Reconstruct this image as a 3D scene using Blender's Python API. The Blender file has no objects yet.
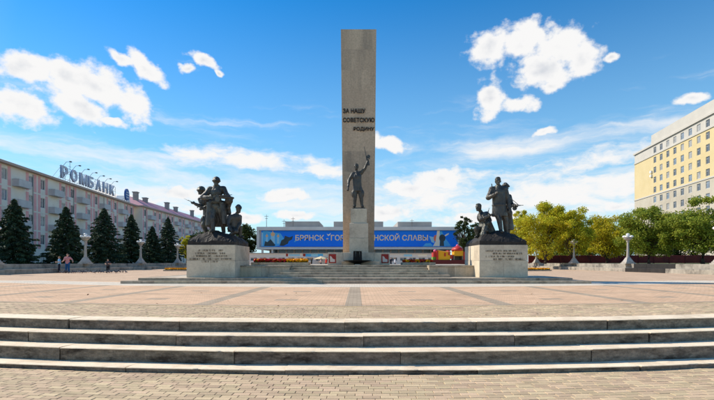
import bpy, bmesh, math, random
import numpy as np
from mathutils import Vector, Matrix, Euler
R = math.radians
random.seed(7); rng = np.random.default_rng(7)
SC = bpy.context.scene
COL = SC.collection

# ------------------------------------------------------------------ camera
FPX, CX, HY = 450.0, 357.0, 262.0          # photo calibration (714 x 400): focal px, centre, horizon row
cam = bpy.data.cameras.new('camera'); cam_o = bpy.data.objects.new('camera', cam); COL.objects.link(cam_o)
cam.sensor_fit = 'HORIZONTAL'; cam.sensor_width = 36.0; cam.lens = FPX / 714 * 36
cam.shift_y = (HY - 200) / 714
cam.clip_start = 0.05; cam.clip_end = 6000
cam_o.location = (0, 0, 1.0); cam_o.rotation_euler = (R(90), 0, 0)
SC.camera = cam_o

# ------------------------------------------------------------------ light
SUN_AZ, SUN_EL = -68.0, 41.0               # azimuth from the view axis (+Y), negative = left
world = bpy.data.worlds.new('World'); SC.world = world; world.use_nodes = True
sun = bpy.data.lights.new('sun', 'SUN'); sun.energy = 3.7; sun.angle = R(0.5); sun.color = (1.0, 0.925, 0.79)
sun_o = bpy.data.objects.new('sun', sun); COL.objects.link(sun_o)
sv = Vector((math.sin(R(SUN_AZ)) * math.cos(R(SUN_EL)), math.cos(R(SUN_AZ)) * math.cos(R(SUN_EL)), math.sin(R(SUN_EL))))
sun_o.rotation_euler = sv.to_track_quat('Z', 'Y').to_euler(); sun_o.location = sv * 60
SC.view_settings.view_transform = 'Standard'; SC.view_settings.look = 'None'
SC.view_settings.gamma = 1.0; SC.view_settings.exposure = 0.5; SC.view_settings.use_curve_mapping = False

def lin(r, g, b):
    f = lambda c: ((c / 255 + 0.055) / 1.055) ** 2.4 if c > 10 else c / 255 / 12.92
    return (f(r), f(g), f(b), 1.0)

def build_world():
    nt = world.node_tree; nt.nodes.clear(); N = nt.nodes; LK = nt.links
    out = N.new('ShaderNodeOutputWorld'); bg = N.new('ShaderNodeBackground')
    sky = N.new('ShaderNodeTexSky'); sky.sky_type = 'NISHITA'; sky.sun_disc = False
    sky.sun_elevation = R(SUN_EL); sky.sun_rotation = R(SUN_AZ)
    sky.air_density = 1.0; sky.dust_density = 0.6; sky.ozone_density = 2.5; sky.altitude = 180
    bg.inputs['Strength'].default_value = 0.13

    # cloud density as a function of (azimuth, elevation)
    g = bpy.data.node_groups.new('cloud_density', 'ShaderNodeTree')
    g.interface.new_socket('Q', in_out='INPUT', socket_type='NodeSocketVector')
    g.interface.new_socket('D', in_out='OUTPUT', socket_type='NodeSocketFloat')
    g.interface.new_socket('S', in_out='OUTPUT', socket_type='NodeSocketFloat')
    GN, GL = g.nodes, g.links
    gi = GN.new('NodeGroupInput'); go = GN.new('NodeGroupOutput')
    def gm(op, a, b=None, c=None):
        n = GN.new('ShaderNodeMath'); n.operation = op
        for i, v in enumerate((a, b, c)):
            if v is None: continue
            if isinstance(v, (int, float)): n.inputs[i].default_value = v
            else: GL.new(v, n.inputs[i])
        return n.outputs[0]
    def noise(vec, scale, detail, rough, mapscale=(1, 1, 1), loc=(0, 0, 0), dist=0.0):
        mp = GN.new('ShaderNodeMapping'); mp.inputs['Scale'].default_value = mapscale; mp.inputs['Location'].default_value = loc
        GL.new(vec, mp.inputs['Vector'])
        n = GN.new('ShaderNodeTexNoise'); n.inputs['Scale'].default_value = scale; n.inputs['Detail'].default_value = detail
        n.inputs['Roughness'].default_value = rough; n.inputs['Distortion'].default_value = dist
        GL.new(mp.outputs[0], n.inputs['Vector']); return n.outputs['Fac']
    q = gi.outputs['Q']
    # warp
    wn = GN.new('ShaderNodeTexNoise'); wn.inputs['Scale'].default_value = 22; wn.inputs['Detail'].default_value = 4
    GL.new(q, wn.inputs['Vector'])
    ws = GN.new('ShaderNodeVectorMath'); ws.operation = 'MULTIPLY_ADD'
    ws.inputs[1].default_value = (0.034, 0.026, 0); ws.inputs[2].default_value = (-0.017, -0.013, 0)
    GL.new(wn.outputs['Color'], ws.inputs[0])
    wa = GN.new('ShaderNodeVectorMath'); wa.operation = 'ADD'; GL.new(q, wa.inputs[0]); GL.new(ws.outputs[0], wa.inputs[1])
    qw = wa.outputs[0]
    def ang(px, py):
        u, v = (px - CX) / FPX, (HY - py) / FPX
        return math.atan(u), math.atan2(v, math.sqrt(1 + u * u))
    # cumulus lobes read off the sky: (px, py, radius_x px, radius_y px, tilt deg)
    LOBES = [(30, 68, 34, 13, 10), (66, 76, 26, 15, -12), (98, 86, 34, 19, -22), (74, 104, 30, 15, -24), (128, 102, 22, 17, -38), (22, 106, 30, 16, -8),
             (120, 58, 13, 6, -18), (145, 67, 21, 9, -34), (187, 68, 8, 5, 0), (204, 61, 15, 6, -14), (112, 122, 12, 3.5, -12), (219, 72, 5, 4, 0),
             (492, 46, 24, 15, 14), (526, 38, 32, 14, 4), (556, 46, 30, 19, -8), (582, 57, 20, 17, -8), (545, 68, 32, 17, -8), (553, 86, 12, 7, 0),
             (490, 99, 13, 17, -12), (518, 104, 19, 7, -4), (545, 132, 12, 4, 12), (611, 57, 6, 5, -20),
             (390, 145, 20, 7, -4), (370, 142, 12, 9, 0),
             (441, 178, 22, 11, 0), (408, 187, 26, 9, 0), (182, 193, 21, 8, 4), (287, 196, 26, 8, 2), (297, 214, 20, 5, 0), (246, 217, 22, 6, 0), (617, 205, 16, 6, 0), (386, 212, 30, 8, 0), (480, 216, 40, 6, 0), (690, 100, 14, 5, 0), (150, 222, 26, 5, 0)]
    SOFT = [(430, 198, 90, 26, 0), (570, 192, 120, 30, 2), (690, 186, 90, 34, 0), (600, 160, 70, 14, 6), (250, 162, 110, 12, -4), (330, 172, 60, 12, -8), (120, 200, 150, 16, 0)]
    def field(lobes, k, sc):
        dm = None
        for (px, py, rx, ry, t) in lobes:
            a, e = ang(px, py)
            ca = math.cos(a) * math.cos(e)
            mp = GN.new('ShaderNodeMapping'); mp.vector_type = 'TEXTURE'
            mp.inputs['Location'].default_value = (a, e, 0); mp.inputs['Rotation'].default_value = (0, 0, R(t))
            mp.inputs['Scale'].default_value = (sc * rx / FPX * ca, sc * ry / FPX * ca, 1)
            GL.new(qw, mp.inputs['Vector'])
            ln = GN.new('ShaderNodeVectorMath'); ln.operation = 'LENGTH'; GL.new(mp.outputs[0], ln.inputs[0])
            dm = ln.outputs['Value'] if dm is None else gm('SMOOTH_MIN', dm, ln.outputs['Value'], k)
        return dm
    dmin = field(LOBES, 0.10, 1.12)
    fs = noise(qw, 9, 8, 0.62, (0.8, 2.2, 1), (1.7, 0.3, 0))
    soft = gm('MULTIPLY', gm('ADD', gm('SUBTRACT', 0.78, field(SOFT, 0.2, 1.15)), gm('MULTIPLY', gm('SUBTRACT', fs, 0.5), 2.6)), 0.85)
    f1 = noise(q, 26, 8, 0.58, (1, 1.25, 1))
    f1 = gm('MULTIPLY', gm('SUBTRACT', f1, 0.5), 1.9)
    body = gm('SUBTRACT', 1.06, dmin)
    cum = gm('ADD', body, f1)
    f2 = noise(q, 13, 5, 0.55, (1, 1.3, 1), (-0.10, 0.33, 0))      # the same billows looked up a little towards the sun
    GL.new(gm('ADD', body, gm('MULTIPLY', gm('SUBTRACT', f2, 0.5), 3.2)), go.inputs['S'])
    # thin streaks low in the sky and scattered fair-weather clouds all round
    sep = GN.new('ShaderNodeSeparateXYZ'); GL.new(q, sep.inputs[0]); az, el = sep.outputs[0], sep.outputs[1]
    st = noise(qw, 5, 8, 0.62, (0.55, 3.6, 1), (3.1, 0.4, 0), 0.3)
    stm = gm('SUBTRACT', 1.0, gm('MULTIPLY', gm('ABSOLUTE', gm('SUBTRACT', el, 0.175)), 6.5))
    low = gm('MULTIPLY', gm('ADD', gm('MULTIPLY', gm('SUBTRACT', st, 0.5), 2.6), gm('MULTIPLY', gm('SUBTRACT', stm, 0.55), 0.5)), 0.55)
    # sky outside the part in view carries the same scattered clouds
    fl = noise(qw, 3.2, 9, 0.58, (1, 2.0, 1), (5.0, 2.0, 0))
    aside = gm('SUBTRACT', gm('ABSOLUTE', az), 0.74)
    aside = gm('MINIMUM', gm('MULTIPLY', aside, 4.0), 0.55)
    far = gm('ADD', gm('MULTIPLY', gm('SUBTRACT', fl, 0.60), 4.0), gm('MINIMUM', gm('SUBTRACT', aside, 0.55), 0.0))
    GL.new(gm('MAXIMUM', gm('MAXIMUM', cum, gm('MAXIMUM', low, soft)), far), go.inputs['D'])

    def m(op, a, b=None, c=None):
        n = N.new('ShaderNodeMath'); n.operation = op
        for i, v in enumerate((a, b, c)):
            if v is None: continue
            if isinstance(v, (int, float)): n.inputs[i].default_value = v
            else: LK.new(v, n.inputs[i])
        return n.outputs[0]
    tc = N.new('ShaderNodeTexCoord'); sp = N.new('ShaderNodeSeparateXYZ'); LK.new(tc.outputs['Generated'], sp.inputs[0])
    x, y, z = sp.outputs
    az = m('ARCTAN2', x, y); hyp = m('SQRT', m('ADD', m('MULTIPLY', x, x), m('MULTIPLY', y, y))); el = m('ARCTAN2', z, hyp)
    cq = N.new('ShaderNodeCombineXYZ'); LK.new(az, cq.inputs[0]); LK.new(el, cq.inputs[1])
    d1 = N.new('ShaderNodeGroup'); d1.node_tree = g; LK.new(cq.outputs[0], d1.inputs[0])
    def smooth(v, a, b):
        n = N.new('ShaderNodeMapRange'); n.interpolation_type = 'SMOOTHSTEP'
        n.inputs['From Min'].default_value = a; n.inputs['From Max'].default_value = b
        LK.new(v, n.inputs['Value']); return n.outputs[0]
    alpha = smooth(d1.outputs[0], -0.10, 0.46)
    upfade = smooth(el, 0.0, 0.03)
    thick = smooth(d1.outputs[1], 0.62, 1.75)
    cc = N.new('ShaderNodeMix'); cc.data_type = 'RGBA'
    cc.inputs['A'].default_value = (5.15, 5.12, 5.1, 1); cc.inputs['B'].default_value = (3.4, 3.6, 3.95, 1)
    LK.new(thick, cc.inputs['Factor'])
    # clear sky: pale band of haze low down
    hz = N.new('ShaderNodeMix'); hz.data_type = 'RGBA'; hz.inputs['B'].default_value = (3.1, 4.8, 5.5, 1)
    hf = m('MULTIPLY', m('POWER', m('SUBTRACT', 1.0, m('MINIMUM', m('MULTIPLY', m('MAXIMUM', el, 0.0), 1.55), 1.0)), 1.8), 0.95)
    hs = N.new('ShaderNodeHueSaturation'); hs.inputs['Saturation'].default_value = 1.8; hs.inputs['Value'].default_value = 0.93
    LK.new(sky.outputs[0], hs.inputs['Color'])
    LK.new(hf, hz.inputs['Factor']); LK.new(hs.outputs[0], hz.inputs['A'])
    mx = N.new('ShaderNodeMix'); mx.data_type = 'RGBA'
    LK.new(m('MULTIPLY', alpha, upfade), mx.inputs['Factor']); LK.new(hz.outputs['Result'], mx.inputs['A']); LK.new(cc.outputs['Result'], mx.inputs['B'])
    LK.new(mx.outputs['Result'], bg.inputs['Color']); LK.new(bg.outputs[0], out.inputs[0])
build_world()

# ------------------------------------------------------------------ helpers
def P(px, py, d):                          # photo pixel at distance d along the view axis
    return Vector(((px - CX) * d / FPX, d, 1.0 + (HY - py) * d / FPX))
def XP(px, d): return (px - CX) * d / FPX
def ZP(py, d): return 1.0 + (HY - py) * d / FPX

MATS = {}
def mat(name, c1, c2=None, scale=3.0, rough=0.85, bump=0.0, bscale=60.0, metal=0.0, spec=0.3, detail=6, streak=False, island=0.0, trans=0.0, stain=None, speck=0.0, sscale=14.0, stretch=None, folds=0.0):
    if name in MATS: return MATS[name]
    m = bpy.data.materials.new(name); m.use_nodes = True; nt = m.node_tree; N = nt.nodes; LK = nt.links
    b = N['Principled BSDF']; b.inputs['Roughness'].default_value = rough; b.inputs['Metallic'].default_value = metal
    b.inputs['Specular IOR Level'].default_value = spec
    tc = N.new('ShaderNodeTexCoord'); oin = N.new('ShaderNodeObjectInfo')
    va = N.new('ShaderNodeVectorMath'); va.operation = 'MULTIPLY_ADD'; va.inputs[1].default_value = (61.0, 37.0, 23.0)
    LK.new(oin.outputs['Random'], va.inputs[0]); LK.new(tc.outputs['Object'], va.inputs[2]); src = va.outputs[0]      # every piece gets its own patch of the pattern
    if streak:
        mp = N.new('ShaderNodeMapping'); mp.inputs['Scale'].default_value = (1, 1, 0.16); LK.new(src, mp.inputs[0]); s2 = mp.outputs[0]
    else: s2 = src
    if stretch:
        mp = N.new('ShaderNodeMapping'); mp.inputs['Scale'].default_value = stretch; LK.new(src, mp.inputs[0]); s2 = mp.outputs[0]
    col = None
    if c2 is not None:
        n = N.new('ShaderNodeTexNoise'); n.inputs['Scale'].default_value = scale; n.inputs['Detail'].default_value = detail; n.inputs['Roughness'].default_value = 0.65
        LK.new(s2, n.inputs['Vector'])
        r = N.new('ShaderNodeMapRange'); r.inputs['From Min'].default_value = 0.32; r.inputs['From Max'].default_value = 0.68; LK.new(n.outputs['Fac'], r.inputs['Value'])
        mx = N.new('ShaderNodeMix'); mx.data_type = 'RGBA'; mx.inputs['A'].default_value = c1; mx.inputs['B'].default_value = c2
        LK.new(r.outputs[0], mx.inputs['Factor']); col = mx.outputs['Result']
        if stain is not None:
            n2 = N.new('ShaderNodeTexNoise'); n2.inputs['Scale'].default_value = scale * 0.37; n2.inputs['Detail'].default_value = 9; n2.inputs['Roughness'].default_value = 0.7
            LK.new(s2, n2.inputs['Vector'])
            r2 = N.new('ShaderNodeMapRange'); r2.inputs['From Min'].default_value = 0.5; r2.inputs['From Max'].default_value = 0.66; LK.new(n2.outputs['Fac'], r2.inputs['Value'])
            m2 = N.new('ShaderNodeMix'); m2.data_type = 'RGBA'; m2.inputs['B'].default_value = stain; LK.new(r2.outputs[0], m2.inputs['Factor']); LK.new(col, m2.inputs['A']); col = m2.outputs['Result']
    if speck > 0 and col is not None:
        n4 = N.new('ShaderNodeTexNoise'); n4.inputs['Scale'].default_value = sscale; n4.inputs['Detail'].default_value = 3; n4.inputs['Roughness'].default_value = 0.8; LK.new(src, n4.inputs['Vector'])
        r4 = N.new('ShaderNodeMapRange'); r4.inputs['From Min'].default_value = 0.3; r4.inputs['From Max'].default_value = 0.7; r4.inputs['To Min'].default_value = 1 - speck; r4.inputs['To Max'].default_value = 1 + speck; LK.new(n4.outputs['Fac'], r4.inputs['Value'])
        h4 = N.new('ShaderNodeHueSaturation'); LK.new(r4.outputs[0], h4.inputs['Value']); LK.new(col, h4.inputs['Color']); col = h4.outputs[0]
    if island > 0:
        gmn = N.new('ShaderNodeNewGeometry'); oi = N.new('ShaderNodeObjectInfo')
        ad = N.new('ShaderNodeMath'); ad.operation = 'ADD'; LK.new(gmn.outputs['Random Per Island'], ad.inputs[0]); LK.new(oi.outputs['Random'], ad.inputs[1])
        fr = N.new('ShaderNodeMath'); fr.operation = 'FRACT'; LK.new(ad.outputs[0], fr.inputs[0])
        hv = N.new('ShaderNodeHueSaturation')
        mr = N.new('ShaderNodeMapRange'); mr.inputs['To Min'].default_value = 1 - island; mr.inputs['To Max'].default_value = 1 + island
        LK.new(fr.outputs[0], mr.inputs['Value']); LK.new(mr.outputs[0], hv.inputs['Value'])
        mh = N.new('ShaderNodeMapRange'); mh.inputs['To Min'].default_value = 0.5 - island * 0.06; mh.inputs['To Max'].default_value = 0.5 + island * 0.06
        f3 = N.new('ShaderNodeMath'); f3.operation = 'MULTIPLY'; f3.inputs[1].default_value = 7.13; LK.new(fr.outputs[0], f3.inputs[0])
        f4 = N.new('ShaderNodeMath'); f4.operation = 'FRACT'; LK.new(f3.outputs[0], f4.inputs[0])
        LK.new(f4.outputs[0], mh.inputs['Value']); LK.new(mh.outputs[0], hv.inputs['Hue'])
        if col is None: hv.inputs['Color'].default_value = c1
        else: LK.new(col, hv.inputs['Color'])
        col = hv.outputs[0]
    if col is None: b.inputs['Base Color'].default_value = c1
    else: LK.new(col, b.inputs['Base Color'])
    if bump > 0:
        n3 = N.new('ShaderNodeTexNoise'); n3.inputs['Scale'].default_value = bscale; n3.inputs['Detail'].default_value = 5; LK.new(src, n3.inputs['Vector'])
        bp = N.new('ShaderNodeBump'); bp.inputs['Strength'].default_value = bump; bp.inputs['Distance'].default_value = 0.02; LK.new(n3.outputs['Fac'], bp.inputs['Height']); LK.new(bp.outputs[0], b.inputs['Normal'])
    if folds > 0:
        mp5 = N.new('ShaderNodeMapping'); mp5.inputs['Scale'].default_value = (7, 7, 1.6); LK.new(src, mp5.inputs[0])
        n5 = N.new('ShaderNodeTexNoise'); n5.inputs['Scale'].default_value = 1.0; n5.inputs['Detail'].default_value = 3; n5.inputs['Distortion'].default_value = 0.8; LK.new(mp5.outputs[0], n5.inputs['Vector'])
        b5 = N.new('ShaderNodeBump'); b5.inputs['Strength'].default_value = folds; b5.inputs['Distance'].default_value = 0.12; LK.new(n5.outputs['Fac'], b5.inputs['Height'])
        if bump > 0: LK.new(bp.outputs[0], b5.inputs['Normal'])
        LK.new(b5.outputs[0], b.inputs['Normal'])
    if trans > 0:
        o = N['Material Output']; tr = N.new('ShaderNodeBsdfTranslucent'); ms = N.new('ShaderNodeMixShader'); ms.inputs[0].default_value = trans
        if col is None: tr.inputs[0].default_value = c1
        else: LK.new(col, tr.inputs[0])
        LK.new(b.outputs[0], ms.inputs[1]); LK.new(tr.outputs[0], ms.inputs[2]); LK.new(ms.outputs[0], o.inputs[0])
    MATS[name] = m; return m

def tag(o, label=None, cat=None, group=None, kind=None):
    if label: o['label'] = label
    if cat: o['category'] = cat
    if group: o['group'] = group
    if kind: o['kind'] = kind
    return o
def empty(name, loc=(0, 0, 0), rz=0.0, label=None, cat=None, group=None, kind=None):
    o = bpy.data.objects.new(name, None); COL.objects.link(o); o.location = loc; o.rotation_euler = (0, 0, rz); o.empty_display_size = 0.2
    return tag(o, label, cat, group, kind)
def link(name, me, m, parent=None, loc=None, rot=None, smooth=False):
    o = bpy.data.objects.new(name, me); COL.objects.link(o)
    if m is not None and not me.materials: me.materials.append(m)
    if parent is not None: o.parent = parent
    if loc is not None: o.location = loc
    if rot is not None: o.rotation_euler = rot
    if smooth:
        me.polygons.foreach_set('use_smooth', [True] * len(me.polygons))
    return o
def copy_tree(o, parent=None):
    c = o.copy(); COL.objects.link(c); c.parent = parent
    for ch in list(o.children): copy_tree(ch, c)
    return c

class MB:
    def __init__(s): s.v = []; s.f = []
    def quad(s, a, b, c, d):
        n = len(s.v); s.v += [tuple(a), tuple(b), tuple(c), tuple(d)]; s.f.append((n, n + 1, n + 2, n + 3)); return s
    def poly(s, pts):
        n = len(s.v); s.v += [tuple(p) for p in pts]; s.f.append(tuple(range(n, n + len(pts)))); return s
    def box(s, x0, x1, y0, y1, z0, z1, M=None, taper=None):
        c = [(x0, y0, z0), (x1, y0, z0), (x1, y1, z0), (x0, y1, z0), (x0, y0, z1), (x1, y0, z1), (x1, y1, z1), (x0, y1, z1)]
        if taper:
            mx, my = (x0 + x1) / 2, (y0 + y1) / 2
            c = c[:4] + [(mx + (x - mx) * taper, my + (y - my) * taper, z) for x, y, z in c[4:]]
        if M is not None: c = [tuple(M @ Vector(p)) for p in c]
        n = len(s.v); s.v += c
        s.f += [tuple(n + i for i in q) for q in ((0, 3, 2, 1), (4, 5, 6, 7), (0, 1, 5, 4), (1, 2, 6, 5), (2, 3, 7, 6), (3, 0, 4, 7))]; return s
    def slab(s, x0, x1, y0, y1, z0, z1, c=0.01, M=None):       # box with its top edge chamfered
        lo = [(x0, y0, z0), (x1, y0, z0), (x1, y1, z0), (x0, y1, z0)]
        mi = [(x, y, z1 - c) for x, y, z in lo]
        hi = [(x0 + c, y0 + c, z1), (x1 - c, y0 + c, z1), (x1 - c, y1 - c, z1), (x0 + c, y1 - c, z1)]
        p = lo + mi + hi
        if M is not None: p = [tuple(M @ Vector(q)) for q in p]
        n = len(s.v); s.v += p
        fs = [(0, 3, 2, 1), (8, 9, 10, 11)]
        for k in (0, 4):
            for i in range(4): j = (i + 1) % 4; fs.append((k + i, k + j, k + 4 + j, k + 4 + i))
        s.f += [tuple(n + i for i in q) for q in fs]; return s
    def lathe(s, prof, seg=16, M=None, sx=1, sy=1):            # prof: (r, z) bottom to top, closed with caps
        n = len(s.v)
        for r, z in prof:
            for k in range(seg):
                a = 2 * math.pi * k / seg; p = Vector((r * math.cos(a) * sx, r * math.sin(a) * sy, z))
                s.v.append(tuple(M @ p if M is not None else p))
        for i in range(len(prof) - 1):
            for k in range(seg):
                j = (k + 1) % seg; s.f.append((n + i * seg + k, n + i * seg + j, n + (i + 1) * seg + j, n + (i + 1) * seg + k))
        s.f.append(tuple(n + k for k in reversed(range(seg)))); e = n + (len(prof) - 1) * seg
        s.f.append(tuple(e + k for k in range(seg))); return s
    def cap(s, p0, r0, p1, r1, seg=10, flat=False):             # tapered capsule
        p0, p1 = Vector(p0), Vector(p1); ax = p1 - p0; L = ax.length
        if L < 1e-6: ax = Vector((0, 0, 1)); L = 1e-6
        M = Matrix.Translation(p0) @ ax.to_track_quat('Z', 'Y').to_matrix().to_4x4()
        if flat: return s.lathe([(r0, 0), (r1, L)], seg, M)
        pr = [(max(1e-4, r0 * math.cos(a)), -r0 * math.sin(a)) for a in (1.5, 1.05, 0.5)] + [(r0, 0), (r1, L)] + [(max(1e-4, r1 * math.cos(a)), L + r1 * math.sin(a)) for a in (0.5, 1.05, 1.5)]
        return s.lathe(pr, seg, M)
    def tube(s, pts, rads, seg=6):
        pts = [Vector(p) for p in pts]
        if isinstance(rads, (int, float)): rads = [rads] * len(pts)
        n = len(s.v)
        for i, p in enumerate(pts):
            t = (pts[min(i + 1, len(pts) - 1)] - pts[max(i - 1, 0)]).normalized(); q = t.to_track_quat('Z', 'Y')
            for k in range(seg):
                a = 2 * math.pi * k / seg; s.v.append(tuple(p + q @ Vector((rads[i] * math.cos(a), rads[i] * math.sin(a), 0))))
        for i in range(len(pts) - 1):
            for k in range(seg):
                j = (k + 1) % seg; s.f.append((n + i * seg + k, n + i * seg + j, n + (i + 1) * seg + j, n + (i + 1) * seg + k))
        s.f.append(tuple(n + k for k in reversed(range(seg)))); e = n + (len(pts) - 1) * seg; s.f.append(tuple(e + k for k in range(seg))); return s
    def ell(s, c, r, rot=(0, 0, 0), seg=12, rings=8):
        M = Matrix.Translation(Vector(c)) @ Euler(rot).to_matrix().to_4x4() @ Matrix.Diagonal((r[0], r[1], r[2], 1))
        return s.lathe([(max(1e-3, math.sin(math.pi * i / rings)), -math.cos(math.pi * i / rings)) for i in range(rings + 1)], seg, M)
    def loft(s, rings, seg=14, power=2.0):                      # rings: (cx, cy, cz, rx, ry)
        n = len(s.v)
        for cx, cy, cz, rx, ry in rings:
            for k in range(seg):
                a = 2 * math.pi * k / seg; ca, sa = math.cos(a), math.sin(a)
                e = 2.0 / power
                s.v.append((cx + rx * math.copysign(abs(ca) ** e, ca), cy + ry * math.copysign(abs(sa) ** e, sa), cz))
        up = rings[-1][2] > rings[0][2]
        for i in range(len(rings) - 1):
            for k in range(seg):
                j = (k + 1) % seg; q = (n + i * seg + k, n + i * seg + j, n + (i + 1) * seg + j, n + (i + 1) * seg + k)
                s.f.append(q if up else q[::-1])
        a = tuple(n + k for k in range(seg)); e = n + (len(rings) - 1) * seg; b = tuple(e + k for k in range(seg))
        s.f.append(a[::-1] if up else a); s.f.append(b if up else b[::-1]); return s
    def mesh(s, name='mesh'):
        me = bpy.data.meshes.new(name); me.from_pydata(s.v, [], s.f); me.update(); return me
    def build(s, name, m, parent=None, loc=None, rot=None, smooth=False):
        return link(name, s.mesh(name), m, parent, loc, rot, smooth)

def remesh(mb, voxel, smooth_it=4, smooth_f=0.5):
    """one continuous surface out of overlapping closed pieces"""
    me = mb.mesh('tmp'); o = bpy.data.objects.new('tmp', me); COL.objects.link(o)
    md = o.modifiers.new('r', 'REMESH'); md.mode = 'VOXEL'; md.voxel_size = voxel; md.use_smooth_shade = True
    if smooth_it:
        sm = o.modifiers.new('s', 'SMOOTH'); sm.iterations = smooth_it; sm.factor = smooth_f
    bpy.context.view_layer.update(); dg = bpy.context.evaluated_depsgraph_get()
    r = bpy.data.meshes.new_from_object(o.evaluated_get(dg)); bpy.data.objects.remove(o); bpy.data.meshes.remove(me)
    r.materials.clear(); r.polygons.foreach_set('use_smooth', [True] * len(r.polygons)); return r

def text_mesh(body, width=None, height=None, extrude=0.02, offset=0.0, align='LEFT', space=1.0):
    """lettering lying in the local XZ plane, facing -Y, lower left corner at the origin"""
    c = bpy.data.curves.new('t', 'FONT'); c.body = body; c.size = 1.0; c.extrude = 0.5; c.offset = offset; c.resolution_u = 3; c.space_character = space
    o = bpy.data.objects.new('t', c); COL.objects.link(o); bpy.context.view_layer.update()
    me = bpy.data.meshes.new_from_object(o.evaluated_get(bpy.context.evaluated_depsgraph_get()))
    bpy.data.objects.remove(o); bpy.data.curves.remove(c)
    co = np.empty(len(me.vertices) * 3); me.vertices.foreach_get('co', co); co = co.reshape(-1, 3)
    mn, mxx = co.min(0), co.max(0); co -= mn
    sx = (width / (mxx[0] - mn[0])) if width else None; sy = (height / (mxx[1] - mn[1])) if height else None
    sx = sx or sy; sy = sy or sx
    out = np.stack([co[:, 0] * sx, (co[:, 2] - 1.0) * -extrude - extrude, co[:, 1] * sy], 1)   # front at -extrude
    out[:, 1] = -co[:, 2] * extrude
    me.vertices.foreach_set('co', out.ravel()); me.update(); me.materials.clear(); return me
# ------------------------------------------------------------------ setting: levels, paving, stairs
RAD = 34.0                                  # the broad stair sweeps in a very shallow arc
def arc(x, r=RAD): x = max(-17.0, min(17.0, x)); return x * x / (2 * r)
def arc_rot(x, r=RAD): return math.atan(x / r)
Z1, Z2, Z3, Z0 = -0.548, -0.345, -0.17, -0.616
D1, D2, D3, D4 = 6.46, 6.79, 7.15, 7.51

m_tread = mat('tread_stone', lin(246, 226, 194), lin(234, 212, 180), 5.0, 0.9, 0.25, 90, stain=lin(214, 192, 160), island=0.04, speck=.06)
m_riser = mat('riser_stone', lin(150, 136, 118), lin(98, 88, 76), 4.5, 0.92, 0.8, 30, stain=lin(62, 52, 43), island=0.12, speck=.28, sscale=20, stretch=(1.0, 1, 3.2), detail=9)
m_paver = mat('paver', lin(205, 179, 142), lin(188, 162, 130), 1.1, 0.92, 0.3, 120, island=0.17, speck=.08, sscale=40)
m_joint = mat('joint_sand', lin(152, 136, 116), lin(128, 114, 98), 20, 0.98)
m_core = mat('stair_core', lin(90, 84, 78), None, rough=0.95)
m_stone = mat('monument_stone', lin(218, 201, 174), lin(198, 182, 156), 2.2, 0.8, 0.15, 80, speck=.1, stain=lin(174, 158, 136), island=0.06)
m_stone_d = mat('wall_stone', lin(202, 184, 156), lin(170, 154, 130), 2.6, 0.88, 0.3, 50, speck=.12, stain=lin(142, 127, 106), streak=True, island=0.08)
m_step = mat('step_stone', lin(194, 176, 150), lin(160, 144, 122), 4.0, 0.88, 0.3, 60, speck=.12, stain=lin(128, 114, 96), island=0.12)
m_steptop = mat('step_top_stone', lin(196, 184, 166), lin(170, 158, 140), 4.0, 0.9, 0.2, 60, island=0.06)

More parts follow.
